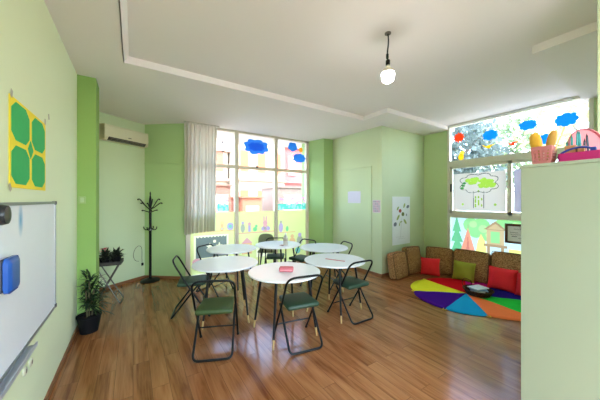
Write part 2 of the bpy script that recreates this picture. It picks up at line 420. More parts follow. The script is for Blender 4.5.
def d2(m, w):
    m.flat(rect(0.0, 0.78, w, 0.805), Z(0), 3); m.flat(rect(0.0, 0.77, w, 0.78), Z(0), 4)
    m.flat(circ(0.12, 0.90, 0.05, 16, 0.10), Z(1), 8); m.flat(circ(0.12, 1.02, 0.03), Z(1), 5)
    m.flat(rect(0.25, 0.81, 0.31, 0.96), Z(1), 5); m.flat(circ(0.28, 0.99, 0.04), Z(1), 4)
    m.flat(circ(0.42, 0.86, 0.055, 16, 0.05), Z(1), 7); m.flat(circ(0.45, 0.93, 0.03), Z(1), 7)
    bunny(m, 0.68, 0.805, 1.05, 4); m.flat(circ(0.76, 0.86, 0.05), Z(4), 5); m.flat(circ(0.62, 0.86, 0.045), Z(4), 5)
    m.flat(rect(0.10, 0.30, 0.34, 0.55), Z(1), 3); m.flat([(0.08, 0.55), (0.36, 0.55), (0.22, 0.68)], Z(1), 4); m.flat(rect(0.45, 0.2, 0.8, 0.5), Z(1), 1)
def d3(m, w):
    m.flat(rect(0.0, 0.72, w*0.62, 0.74), Z(0), 3)
    m.flat(circ(0.12, 0.86, 0.06, 16, 0.12), Z(1), 5); m.flat(circ(0.12, 1.0, 0.035), Z(1), 8); m.flat(circ(0.30, 0.82, 0.04, 14, 0.07), Z(1), 7)
    m.flat(circ(0.45, 0.48, 0.09, 20, 0.11), Z(1), 3); m.flat(circ(0.45, 0.62, 0.05), Z(1), 3)
    m.flat(circ(0.68, 0.50, 0.09, 20, 0.12), Z(1), 8); m.flat(circ(0.68, 0.64, 0.055), Z(1), 5); m.flat(circ(0.62, 0.24, 0.08), Z(1), 6)
film_panel(XL[0]+0.035, XL[1]-0.035, 'lime film panel with a drawn slate board, below the curtain', d1)
film_panel(XL[1]+0.035, XL[2]-0.035, 'lime film panel with a pink bunny and toys on a shelf', d2)
film_panel(XL[2]+0.035, XL[3]-0.035, 'lime film panel with pale animals, beside the green pier', d3)
def sticker(name, cat, label, group, o, ux, poly, m, extra=None, t=0.002):
    b = MB(); b.prism(poly, 0, t); ms = [m]
    if extra:
        for k, (pl, mm) in enumerate(extra): b.flat(pl, t+0.0004*(k+1), k+1); ms.append(mm)
    ob = b.build(name, ms); ob.matrix_world = wall_frame(o, ux); return tag(ob, label, cat, group)
def Xat(u): a = (u-300)/256; return 5.6*(a*CT+ST)/(-a*ST+CT)
def Zat(u, v): a = (u-300)/256; return EYE-(v-200)/256*5.6/(-a*ST+CT)
YS = 5.605
cl_dk = mat('sticker_blue_crayon', (44, 144, 244), 0.5, trans=0.6, var=0.2, scale=40)
G1 = 'blue paper clouds on the back window'
sticker('cloud_sticker', 'sticker', 'large blue cloud sticker on the middle upper pane', G1, (2.43, YS, 2.85), (1, 0, 0), cloud(0.62, 0.36, seed=1), blue_s, [(cloud(0.4, 0.2, seed=5), cl_dk)])
sticker('cloud_sticker', 'sticker', 'small rounded blue cloud sticker left of the yellow sun disc', G1, (3.43, YS, 2.965), (1, 0, 0), cloud(0.27, 0.24, seed=2, bumps=5), blue_s)
sticker('cloud_sticker', 'sticker', 'ragged blue cloud sticker directly below the yellow sun disc', G1, (3.63, YS, 2.69), (1, 0, 0), cloud(0.40, 0.24, seed=3, bumps=9), blue_s)
sticker('sun_sticker', 'sticker', 'small yellow sun disc on the back window between blue clouds', None, (3.68, YS, 2.91), (1, 0, 0), circ(0, 0, 0.06, 24), sun_s)
dkgrey = mat('sticker_charcoal', (70, 75, 80), 0.5, trans=0.4)
def bird(s): return [(-1.0*s, 0.55*s), (-0.25*s, 0.15*s), (0.1*s, 0.3*s), (1.0*s, 0.35*s), (0.35*s, 0.0), (0.3*s, -0.25*s), (-0.1*s, -0.2*s), (-0.45*s, 0.05*s)]
sticker('bird_sticker', 'sticker', 'upper small dark bird sticker beside the curtain', 'bird stickers on the back window', (1.62, YS, 2.86), (1, 0, 0), bird(0.07), dkgrey)
sticker('bird_sticker', 'sticker', 'lower small dark bird sticker beside the curtain', 'bird stickers on the back window', (1.64, YS, 2.66), (1, 0, 0), bird(0.07), dkgrey)
def flower_strip(x0, w, label, seed):
    rnd = random.Random(seed); b = Sheet(w, 0.36, 0.008, base=None); h = 0.17
    b.flat([(0, 0)]+[(w*k/14, h*(0.72+0.28*rnd.random())) for k in range(15)]+[(w, 0)], 0, 0)
    for k in range(int(w*30)): b.flat(circ(rnd.uniform(0.03, w-0.03), h+rnd.uniform(-0.05, 0.15), rnd.uniform(0.018, 0.034), 10), 0.0026, 1)
    for k in range(int(w*20)): b.flat(circ(rnd.uniform(0.03, w-0.03), rnd.uniform(0.02, h*0.8), 0.03, 8, 0.045), 0.0028, 2)
    o = b.build('flower_sticker', [mat('sticker_leaf', (90, 196, 170), 0.5, trans=0.45), mat('sticker_blossom', (226, 160, 190), 0.5, trans=0.45), mat('sticker_leaf_pale', (160, 216, 200), 0.5, trans=0.45)])
    o.matrix_world = wall_frame((x0, YS, 1.36), (1, 0, 0)); return tag(o, label, 'sticker', 'flower border stickers on the back window')
flower_strip(3.0, 0.83, 'wide pink and teal flower border sticker beside the green pier', 3)
flower_strip(1.52, 0.25, 'short teal flower sticker beside the curtain', 5)

# right window stickers: local x runs towards -Y
XS = 5.895-0.004
def Rw(u, v):
    a = (u-300)/256; z = 5.89/(a*CT+ST); return (XS, z*(-a*ST+CT), EYE-(v-200)/256*z)
UR = (0, -1, 0)
def sunburst(r): return [(r*(1 if k % 2 == 0 else 0.72)*math.cos(PI*k/11), r*(1 if k % 2 == 0 else 0.72)*math.sin(PI*k/11)) for k in range(22)]
sticker('sun_sticker', 'sticker', 'orange-red sun sticker in the corner of the right window', None, Rw(459, 137.5), UR, sunburst(0.115), orange_s)
G2 = 'sky blue paper clouds on the right window'
for (u, v, w, h, sd, lab) in ((490, 135, 0.26, 0.20, 11, 'sky blue cloud sticker nearest the orange sun sticker'), (528, 125, 0.26, 0.18, 12, 'sky blue cloud sticker high above the pink perforated basket'),
                              (566, 119.5, 0.28, 0.22, 13, 'sky blue cloud sticker above the round pink tray'), (545, 139, 0.20, 0.17, 14, 'sky blue cloud sticker between the two yellow brushes')):
    sticker('cloud_sticker', 'sticker', lab, G2, Rw(u, v), UR, cloud(w, h, seed=sd), sky_s)
sticker('bird_sticker', 'sticker', 'yellow bird sticker under the first sky blue cloud', 'bird stickers on the right window', Rw(488, 147), UR, bird(0.12), yellow_s)
sticker('bird_sticker', 'sticker', 'orange bird sticker in the middle of the right window', 'bird stickers on the right window', Rw(512, 144), UR, bird(0.11), orange_s)
sticker('chick_sticker', 'sticker', 'yellow chick sticker low in the window corner', None, Rw(461, 157), UR, circ(0, 0, 0.055, 16, 0.075), yellow_s, [(circ(0.02, 0.08, 0.045, 14), yellow_s)])
paper = mat('paper_backlit', (226, 216, 206), 0.8, trans=0.2, var=0.02)
leafg = mat('crayon_green', (150, 184, 60), 0.8, trans=0.4, var=0.2, scale=40); leafd = mat('crayon_dark_green', (60, 130, 60), 0.8, trans=0.4); inkd = mat('ink_dark', (80, 84, 70), 0.8, trans=0.3)
def tree_drawing():
    w, h = 0.93, 0.78; b = Sheet(w, h, 0.007); rnd = random.Random(4)
    crown = [(0.47+x, 0.56+y) for x, y in cloud(0.70, 0.40, seed=21)]
    b.line(crown+crown[:1], 0.012, 3, 0.003)
    for k in range(22):
        a = rnd.uniform(0, 6.28); rr = rnd.uniform(0.1, 0.85)**0.7
        b.flat(circ(0.5+0.30*rr*math.cos(a), 0.57+0.12*rr*math.sin(a), rnd.uniform(0.04, 0.07), 9, rnd.uniform(0.026, 0.045), a), 0.002, 1)
    for k in range(3): b.flat(circ(0.17+0.02*k, 0.47+0.05*k, 0.035, 8, 0.025), 0.005, 2)
    b.line([(0.38, 0.40), (0.385, 0.06)], 0.012, 3); b.line([(0.57, 0.40), (0.565, 0.06)], 0.012, 3)
    for k in range(16): b.flat(circ(rnd.choice((0.42, 0.475, 0.53)), rnd.uniform(0.08, 0.4), 0.016, 7, 0.028, k), 0.0023, 1)
    for x in (0.18, 0.76): b.flat(circ(x, 0.13, 0.025, 8), 0.002, 1)
    o = b.build('tree_drawing', [paper, leafg, leafd, inkd]); o.matrix_world = wall_frame((5.85, 2.84, 1.38), UR)
    tag(o, 'child\'s drawing of a leafy tree taped to the sliding pane', 'drawing')
tree_drawing()
p2 = MB().box((0, 0, 0), (0.55, 0.78, 0.001)).build('paper_sheet', mat('paper_lilac', (226, 222, 236), 0.8, trans=0.25, var=0.02)); p2.matrix_world = wall_frame((5.885, 1.80, 1.38), UR); tag(p2, 'blank pale sheet on the second sliding pane beside the tall cabinet', 'paper')
def mural():
    ms = [mat('mural_sky', (196, 222, 222), 0.5, trans=TR), mat('mural_green', (142, 200, 128), 0.5, trans=TR), mat('mural_pine', (104, 176, 124), 0.5, trans=TR), mat('mural_tent', (226, 146, 116), 0.5, trans=TR),
          mat('mural_wood', (194, 166, 122), 0.5, trans=TR), mat('mural_yellow', (238, 230, 126), 0.5, trans=TR), mat('mural_lawn', (196, 216, 136), 0.5, trans=TR), mat('mural_trunk', (166, 134, 98), 0.5, trans=TR), mat('mural_tent_dark', (206, 118, 100), 0.5, trans=TR), mat('mural_leaf', (172, 216, 140), 0.5, trans=TR)]
    w = YA-YB-0.1; b = Sheet(w, 1.165, 0.01)
    b.flat(rect(0, 0, w, 0.42), Z(0), 6)
    for x, s in ((0.12, 1.0), (1.9, 1.0), (1.6, 0.9)):
        b.flat(rect(x-0.03, 0.2, x+0.03, 0.5), Z(1), 7)
        for k in range(3):
            y = 0.42+0.22*k*s; ww = (0.17-0.04*k)*s; b.flat([(max(0, x-ww), y), (x+ww, y), (x, y+0.34*s)], Z(2+k), 2)
    for x, y, r in ((0.40, 1.02, 0.15), (0.58, 1.00, 0.17), (0.70, 0.86, 0.14), (0.48, 0.88, 0.12), (0.95, 1.08, 0.12), (1.15, 1.04, 0.16), (1.4, 1.0, 0.17), (1.6, 1.06, 0.13)): b.flat(circ(x, y, r, 22), Z(5), 1)
    for x, y, r in ((0.44, 1.04, 0.07), (0.62, 0.96, 0.08), (0.72, 0.84, 0.06), (1.16, 1.06, 0.08)): b.flat(circ(x, y, r, 22), Z(6), 9)
    b.flat([(0.44, 0.2), (0.72, 0.2), (0.66, 0.70), (0.58, 0.86), (0.52, 0.70)], Z(7), 5)
    b.flat([(0.18, 0.40), (0.50, 0.40), (0.34, 0.96)], Z(8), 3); b.flat([(0.30, 0.40), (0.38, 0.40), (0.34, 0.82)], Z(9), 8); b.flat(rect(0.335, 0.94, 0.345, 1.02), Z(9), 7)
    b.flat(rect(0.68, 0.66, 0.97, 0.98), Z(8), 4); b.flat([(0.62, 0.95), (1.02, 0.95), (0.83, 1.13)], Z(9), 7); b.flat([(0.68, 0.96), (0.97, 0.96), (0.83, 1.08)], Z(10), 4); b.flat(rect(0.745, 0.70, 0.90, 0.92), Z(10), 1); b.flat(rect(0.63, 0.62, 1.02, 0.67), Z(10), 7)
    for x in (0.69, 0.92): b.flat(rect(x, 0.1, x+0.05, 0.62), Z(8), 7)
    b.flat(rect(1.04, 0.1, 1.5, 0.62), Z(7), 5)
    o = b.build('forest_mural', ms); o.matrix_world = wall_frame((5.893, YA-0.055, 0.058), UR); tag(o, 'forest mural film with red tent and tree house behind the cushions', 'window film')
mural()
fr = thing('framed_notice', 'small brown framed notice leaning at the forest mural beside the tall cabinet', 'picture frame', M=wall_frame((5.875, 1.93, 0.80), UR))
bfr = mat('frame_brown', (96, 62, 40), 0.5); pap = mat('paper_plain', (232, 232, 228), 0.8, var=0.02); ink = mat('ink', (60, 60, 66), 0.8)
m = MB(); W, H = 0.42, 0.36
for a, b in (((0, 0), (W, 0.04)), ((0, H-0.04), (W, H)), ((0, 0.04), (0.04, H-0.04)), ((W-0.04, 0.04), (W, H-0.04))): m.box((a[0], a[1], 0), (b[0], b[1], 0.022))
m.build('frame', bfr, fr)
m = MB(); m.box((0.038, 0.038, 0.002), (W-0.038, H-0.038, 0.008), 0)
for x0, x1, y in ((0.13, 0.29, 0.265), (0.08, 0.20, 0.20), (0.08, 0.32, 0.165), (0.10, 0.18, 0.13), (0.2, 0.30, 0.10)):
    m.tube([(x0+(x1-x0)*k/24, y+0.010*math.sin(k*2.1)*(1 if k % 3 else -0.6), 0.009) for k in range(25)], 0.0022, 5, 1)
m.build('notice_sheet', [pap, ink], fr)

# ------------------------------------------------------------------ left wall: poster, board
yel = mat('card_yellow', (248, 222, 60), 0.8, var=0.04, scale=6); grn = mat('card_green', (56, 178, 100), 0.8, var=0.08, scale=20)
def octo(cx, cy, w, h): return [(cx+w/2*a, cy+h/2*b) for a, b in ((-0.55, -1), (0.55, -1), (1, -0.6), (1, 0.6), (0.55, 1), (-0.55, 1), (-1, 0.6), (-1, -0.6))]
b = MB(); b.box((0, 0, 0), (0.70, 0.52, 0.003), 0)
for cx in (0.175, 0.525):
    for cy in (0.135, 0.39): b.prism(octo(cx, cy, 0.30, 0.225), 0.003, 0.0045, 1)
b.prism([(0.35, 0.20), (0.405, 0.262), (0.35, 0.325), (0.295, 0.262)], 0.003, 0.0045, 1)
o = b.build('turtle_shell_poster', [yel, grn]); o.matrix_world = wall_frame((-0.578, 2.07, 1.672), (0, 1, 0)); tag(o, 'yellow card poster with four green octagons above the whiteboard', 'poster')
for i, (y, z) in enumerate(((2.085, 2.205), (2.75, 2.205), (2.86, 2.27), (2.085, 1.665))):
    t = MB().box((0, 0, 0), (0.03, 0.045, 0.001)).build('tape_piece', mat('tape', (178, 172, 150), 0.5)); t.matrix_world = wall_frame((-0.574, y-0.01, z-0.02), (0, 1, 0)) @ Matrix.Rotation(0.3*i-0.3, 4, 'Z')
    tag(t, ('tape piece at the top of the yellow poster, nearer the whiteboard eraser', 'tape piece at the upper far corner of the yellow poster', 'stray tape piece alone on the left wall past the poster', 'tape piece at the bottom of the yellow poster')[i], 'tape', 'tape pieces on the left wall')
WB = thing('whiteboard', 'whiteboard with grey metal rim on the left wall', 'whiteboard', M=wall_frame((-0.578, 1.20, 0.68), (0, 1, 0)))
def board_mat():
    m = mat('whiteboard_surface', (240, 242, 252), 0.28, var=0.02); nt = m.node_tree; b = nt.nodes['Principled BSDF']; L = nt.links.new
    src = b.inputs['Base Color'].links[0].from_socket
    tc = nt.nodes.new('ShaderNodeTexCoord'); mp = nt.nodes.new('ShaderNodeMapping'); L(tc.outputs['Object'], mp.inputs['Vector'])
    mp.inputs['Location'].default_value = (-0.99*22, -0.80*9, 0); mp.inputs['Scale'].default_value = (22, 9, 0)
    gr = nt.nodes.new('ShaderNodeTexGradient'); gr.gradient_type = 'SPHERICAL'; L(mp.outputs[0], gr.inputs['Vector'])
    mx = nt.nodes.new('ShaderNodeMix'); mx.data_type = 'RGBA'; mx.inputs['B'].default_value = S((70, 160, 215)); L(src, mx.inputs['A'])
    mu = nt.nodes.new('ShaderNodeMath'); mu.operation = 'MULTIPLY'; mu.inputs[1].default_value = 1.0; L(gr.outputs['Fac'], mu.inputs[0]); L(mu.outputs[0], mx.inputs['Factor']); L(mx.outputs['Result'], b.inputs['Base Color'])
    return m
MB().box((0.015, 0.015, 0.004), (1.785, 0.892, 0.016)).build('board_surface', board_mat(), WB)
m = MB(); gm = mat('board_rim', (150, 154, 156), 0.35, metal=0.6)
for a, b in (((0, 0), (1.8, 0.018)), ((0, 0.889), (1.8, 0.907)), ((0, 0.018), (0.018, 0.889)), ((1.782, 0.018), (1.8, 0.889))): m.box((a[0], a[1], 0), (b[0], b[1], 0.022))
m.build('rim', gm, WB)
for x, y in ((1.772, 0.88), (1.772, 0.0)): MB().box((x, y, -0.001), (1.804, y+0.03, 0.027), bevel=0.004).build('corner_cap', mat('corner_grey', (70, 72, 74), 0.5), WB)
MB().box((0.25, -0.03, 0.0), (1.14, -0.022, 0.055)).box((0.25, -0.022, 0.049), (1.14, -0.004, 0.055)).box((0.25, -0.03, 0.0), (1.14, -0.0005, 0.006)).build('pen_tray', mat('tray_alu', (190, 198, 206), 0.35, metal=0.3), WB)
er = thing('board_eraser', 'blue rounded board eraser stuck on the whiteboard', 'eraser', M=wall_frame((-0.5615, 1.935, 1.215), (0, 1, 0)))
MB().box((-0.075, -0.09, 0.012), (0.075, 0.09, 0.05), bevel=0.028, seg=4).build('grip', mat('eraser_blue', (24, 84, 170), 0.4, coat=0.3), er, smooth=True); MB().box((-0.066, -0.08, 0.0), (0.066, 0.08, 0.014)).build('felt_pad', mat('felt_grey', (90, 92, 96), 0.9), er)
mg = thing('board_magnet', 'black round magnet on the whiteboard above the blue eraser', 'magnet', M=wall_frame((-0.5615, 1.89, 1.525), (0, 1, 0)))
MB().lathe([(0.0, 0), (0.05, 0), (0.052, 0.012), (0.046, 0.032), (0.02, 0.036), (0.0, 0.036)], 24, cap=False).build('magnet_body', mat('magnet_black', (34, 34, 36), 0.35), mg, smooth=True)
sock = mat('socket_beige', (206, 204, 180), 0.5); sockd = mat('socket_hole', (120, 108, 92), 0.6)
for i, y in enumerate((2.31, 2.42)):
    s = thing('wall_socket', ('small round wall socket below the pen tray, nearer one', 'small round wall socket below the pen tray, farther one')[i], 'socket', M=wall_frame((-0.579, y, 0.515), (0, 1, 0)), group='wall sockets under the whiteboard')
    MB().lathe([(0.0, 0), (0.028, 0), (0.028, 0.008), (0.022, 0.012), (0.0, 0.012)], 20, cap=False).build('cover', sock, s, smooth=True)
    MB().lathe([(0.0, 0.0125), (0.014, 0.0125), (0.014, 0.0128), (0.0, 0.0128)], 16, cap=False).build('socket_hole', sockd, s)
sw = thing('light_switch', 'pale green light switch on the dark green pier', 'switch', M=wall_frame((-0.53, 4.149, 1.60), (1, 0, 0)))
MB().box((-0.035, -0.045, 0), (0.035, 0.045, 0.009), bevel=0.003).build('switch_plate', mat('switch_plate', (150, 176, 110), 0.4), sw); MB().box((-0.018, -0.03, 0.008), (0.018, 0.03, 0.014), bevel=0.002).build('rocker', mat('switch_rocker', (170, 190, 140), 0.4), sw)

# ------------------------------------------------------------------ papers on the right-hand walls
n = MB().box((0, 0, 0), (0.40, 0.27, 0.002)).box((0.06, 0.26, 0.002), (0.30, 0.275, 0.003)).build('paper_note', mat('note_lilac', (214, 208, 226), 0.8, var=0.03)); n.matrix_world = wall_frame((4.310, 4.51, 1.53), (0.026, -1, 0)); tag(n, 'plain lilac-white sheet pinned on the pale green wall', 'paper')
b = MB(); b.box((0, 0, 0), (0.20, 0.27, 0.002), 0); rnd = random.Random(2)
for i in range(4):
    for j in range(5): b.prism(rect(0.02+0.045*i, 0.02+0.05*j, 0.045+0.045*i, 0.05+0.05*j), 0.002, 0.0026, 1 if (i+j) % 3 else 2)
cal = b.build('calendar_sheet', [mat('calendar_paper', (214, 200, 208), 0.8), mat('calendar_mauve', (96, 84, 104), 0.8), mat('calendar_rose', (200, 120, 140), 0.8)]); cal.matrix_world = wall_frame((4.332, 3.77, 1.33), (0.026, -1, 0)); tag(cal, 'small patterned picture sheet on the edge of the wall corner', 'paper')
b = MB(); b.box((0, 0, 0), (0.63, 1.06, 0.002), 0)
for x, y, w, h, a, mi in ((0.19, 0.80, 0.05, 0.025, 0.9, 1), (0.42, 0.86, 0.06, 0.025, 1.1, 1), (0.20, 0.60, 0.075, 0.03, 0.9, 1), (0.45, 0.50, 0.075, 0.03, -0.8, 1), (0.30, 0.50, 0.05, 0.015, 0.2, 1), (0.37, 0.67, 0.05, 0.045, 0, 2), (0.27, 0.745, 0.05, 0.04, 0, 3), (0.55, 0.835, 0.055, 0.035, 0.4, 4), (0.10, 0.455, 0.055, 0.045, 0.4, 4), (0.50, 0.65, 0.03, 0.018, 1.3, 4), (0.25, 0.445, 0.04, 0.016, 1.2, 1)):
    b.prism([(x+px*math.cos(a)-py*math.sin(a), y+px*math.sin(a)+py*math.cos(a)) for px, py in circ(0, 0, w, 14, h)], 0.002, 0.0026, mi)
b.tube([(0.29, 0.16, 0.002), (0.30, 0.35, 0.002), (0.33, 0.6, 0.002)], 0.003, 5, 5)
for x0, x1, y in ((0.12, 0.40, 0.17), (0.2, 0.46, 0.13)): b.tube([(x0+(x1-x0)*k/20, y+0.008*math.sin(k*2.2), 0.002) for k in range(21)], 0.002, 5, 5)
po = b.build('plant_poster', [mat('poster_white', (232, 236, 236), 0.7, var=0.03, scale=4, bump=0.2), mat('poster_leaf', (160, 176, 110), 0.8), mat('poster_olive', (110, 120, 60), 0.8), mat('poster_red', (180, 84, 66), 0.8), mat('poster_grey', (120, 128, 138), 0.8), mat('poster_line', (190, 194, 194), 0.8)])
po.matrix_world = wall_frame((4.68, 3.538, 0.615), (1, 0, 0)); tag(po, 'tall white poster with painted leaves above the brown cushions', 'poster')

# ------------------------------------------------------------------ air conditioner
dv = Vector((0.78, 0.52, 0)).normalized()
acp = Vector((0.2, 6.15, 0))-dv*0.86
ac = thing('air_conditioner', 'cream split air conditioner high on the back left wall', 'air conditioner', M=wall_frame((acp.x, acp.y, 2.655), dv))
cream = mat('ac_cream', (222, 216, 186), 0.4, var=0.03)
prof = [(0, 0.0), (0.14, 0.0), (0.185, 0.05), (0.195, 0.10), (0.19, 0.24), (0.17, 0.27), (0, 0.28)]   # depth, height
m = MB(); Mx = Matrix(((0, 0, 1, 0), (0, 1, 0, 0), (1, 0, 0, 0), (0, 0, 0, 1)))
m.prism(prof, 0, 0.80, M=Mx); m.build('housing', cream, ac)
MB().box((0.0, 0.0, 0.0), (0.018, 0.275, 0.192), bevel=0.01).build('end_cap', cream, ac); MB().box((0.782, 0.0, 0.0), (0.80, 0.275, 0.192), bevel=0.01).build('end_cap', cream, ac)
vm = mat('ac_vent_dark', (48, 44, 44), 0.6)
Mv = Matrix.Translation((0, 0.026, 0.164)) @ Matrix.Rotation(math.radians(48), 4, 'X')
MB().box((0.07, -0.036, -0.004), (0.75, 0.036, 0.008), M=Mv).build('outlet', vm, ac)
for k in range(2): MB().box((0.08, -0.022+0.036*k, 0.008), (0.74, -0.008+0.036*k, 0.012), M=Mv).build('louvre', mat('ac_louvre', (112, 104, 96), 0.5), ac)
for k in range(7): MB().box((0.12+0.095*k, -0.03, 0.007), (0.135+0.095*k, 0.03, 0.0105), M=Mv).build('vane', mat('ac_vane', (92, 84, 80), 0.5), ac)
MB().box((0.40, 0.09, 0.193), (0.46, 0.10, 0.197)).build('badge', vm, ac)

# ------------------------------------------------------------------ cable loop on the wall
pb = Vector((0.2, 6.15, 0))-dv*0.11; Mc = wall_frame((pb.x, pb.y, 0.0), dv)
m = MB(); m.tube([Mc @ Vector(p) for p in catmull([(0.05, 0.30, 0.008), (0.045, 0.42, 0.008), (0.04, 0.62, 0.008), (-0.02, 0.68, 0.008), (-0.10, 0.62, 0.008), (-0.13, 0.50, 0.008), (-0.09, 0.40, 0.008), (-0.02, 0.37, 0.008)], 6)], 0.004, 6)
kb = m.build('hanging_cable', mat('cable_grey', (92, 96, 80), 0.6), off=(pb.x, pb.y, 0.3), loc=(pb.x, pb.y, 0.3)); tag(kb, 'thin grey cable looped on the wall behind the coat stand', 'cable')
pl = MB().box((0.032, 0.27, 0.004), (0.068, 0.325, 0.03), M=Mc, bevel=0.005).build('plug', black, kb, off=(pb.x, pb.y, 0.3))

# ------------------------------------------------------------------ coat stand
x, y = 0.285, 5.86
cs = thing('coat_stand', 'black metal coat stand with curled hooks in the back corner', 'coat stand', (x, y, 0))
MB().lathe([(0.0, 0), (0.17, 0), (0.175, 0.012), (0.16, 0.03), (0.08, 0.045), (0.03, 0.06), (0, 0.06)], 28, cap=False).build('base', black, cs, smooth=True)
MB().lathe([(0.024, 0.05), (0.024, 1.02), (0.028, 1.025), (0.028, 1.06), (0.024, 1.065), (0.022, 1.60), (0.016, 1.66), (0.010, 1.70), (0.014, 1.72), (0.008, 1.76), (0.0, 1.77)], 14).build('pole', black, cs, smooth=True)
MB().lathe([(0.03, 1.0), (0.031, 1.02), (0.03, 1.03)], 14).build('collar', mat('collar_grey', (120, 124, 124), 0.3, metal=0.7), cs, smooth=True)
def hook(a, z, r, rise):
    d = Vector((math.cos(a), math.sin(a), 0)); P = [d*0.02+Vector((0, 0, z)), d*(r*0.45)+Vector((0, 0, z+rise*0.35)), d*(r*0.8)+Vector((0, 0, z+rise*0.8)), d*r+Vector((0, 0, z+rise)), d*(r*1.12)+Vector((0, 0, z+rise*0.95))]
    m = MB(); q = catmull(P, 5); m.tube(q, 0.009, 8)
    e = q[-1]; m.lathe([(0.001, -0.016), (0.013, -0.008), (0.016, 0), (0.013, 0.008), (0.001, 0.016)], 10, M=Matrix.Translation(e), cap=False)
    m.build('hook', black, cs, smooth=True)
for k in range(6): hook(k*PI/3+0.25, 1.42, 0.19, 0.20 if k % 2 else 0.12)
for k in range(3): hook(k*2*PI/3+0.6, 1.36, 0.13, 0.035)
def low(a):
    d = Vector((math.cos(a), math.sin(a), 0)); q = catmull([d*0.02+Vector((0, 0, 1.04)), d*0.07+Vector((0, 0, 1.01)), d*0.115+Vector((0, 0, 1.03)), d*0.125+Vector((0, 0, 1.075))], 5); MB().tube(q, 0.009, 8).build('hook', black, cs, smooth=True)
for k in range(4): low(k*PI/2-0.5)

# ------------------------------------------------------------------ curtain
def curtain_mat():
    m = mat('curtain_sheer', (218, 214, 202), 0.9, var=0.03, scale=30, trans=0.42); return m
cu = thing('curtain', 'off-white sheer curtain gathered at the left of the back window', 'curtain', (0.84, 5.44, 0.9))
m = MB(); nx, nz = 110, 16; vs = []
rnd = random.Random(9); ph = [rnd.uniform(0, 6) for _ in range(4)]
for j in range(nz+1):
    t = j/nz; z = 0.0+2.235*t; row = []
    for i in range(nx+1):
        s = i/nx; w = 0.60+0.05*t; amp = 0.055*(1-0.3*t)
        xx = s*w+0.012*math.sin(7*s+ph[0]+2*t)+(0.02*math.sin(t*2.5) if s < 0.1 else 0)
        yy = amp*math.sin(2*PI*9*s+0.6*math.sin(5*s+ph[1])+0.5*t)+0.012*math.sin(2*PI*23*s+ph[2]) + 0.01*math.sin(3*t+9*s)
        row.append(m._v((xx, yy, z+0.02*math.sin(2.1*s+0.5)*(1-t)+0.045*s*(1-t))))
    vs.append(row)
for j in range(nz):
    for i in range(nx): m.face([vs[j][i], vs[j][i+1], vs[j+1][i+1], vs[j+1][i]])
co = m.build('fabric', curtain_mat(), cu, smooth=True)
MB().box((-0.01, -0.02, 2.222), (0.68, 0.02, 2.25)).build('curtain_rail', mat('rail_white', (200, 196, 184), 0.5), cu)

# ------------------------------------------------------------------ tables
table_white = mat('table_white', (236, 238, 242), 0.3, var=0.01); tip_wood = mat('leg_tip_wood', (196, 160, 104), 0.5)
def make_table():
    t = thing('round_table', '', 'table')
    R = 0.435
    MB().lathe([(0.0, 0.718), (R-0.012, 0.718), (R, 0.724), (R, 0.736), (R-0.004, 0.74), (0, 0.74)], 64, cap=False).build('tabletop', table_white, t, smooth=True)
    MB().lathe([(0.27, 0.700), (0.31, 0.700), (0.31, 0.7185), (0.27, 0.7185), (0.27, 0.700)], 40, cap=False).build('frame_ring', black, t)
    for k in range(4):
        a = k*PI/2; d = Vector((math.cos(a), math.sin(a), 0))
        top = d*0.295+Vector((0, 0, 0.705)); foot = d*0.40; kn = top+(foot-top)*0.86
        l = MB().tube([top, kn], 0.0165, 10, r_end=0.0125).build('leg', black, t, smooth=True)
        MB().tube([kn, foot], 0.0125, 10, r_end=0.0095).build('leg_tip', tip_wood, l, smooth=True)
    return t
TB = [(-0.19, 3.12, 76, 'round white table nearest the camera, with a pink case on it'),
      (-1.02, 3.52, 62, 'round white table in front of the whiteboard side, bare top'),
      (-1.22, 4.58, 30, 'round white table below the curtain, bare top'),
      (-0.43, 5.0, 15, 'farthest round white table with a clear bottle on it'),
      (0.44, 4.70, 50, 'bare round white table nearest the green pier'),
      (0.50, 3.71, 95, 'round white table with a red ruler lying on it')]
t0 = make_table(); GT = 'round white tables pushed together'
for i, (x, z, a, lab) in enumerate(TB):
    X, Y = cw(x, z); rz = math.radians(a)-TH
    if i == 0: t0.location = (X, Y, 0); t0.rotation_euler = (0, 0, rz); t0['label'] = lab; t0['group'] = GT
    else: dup(t0, (X, Y, 0), rz, lab, GT)

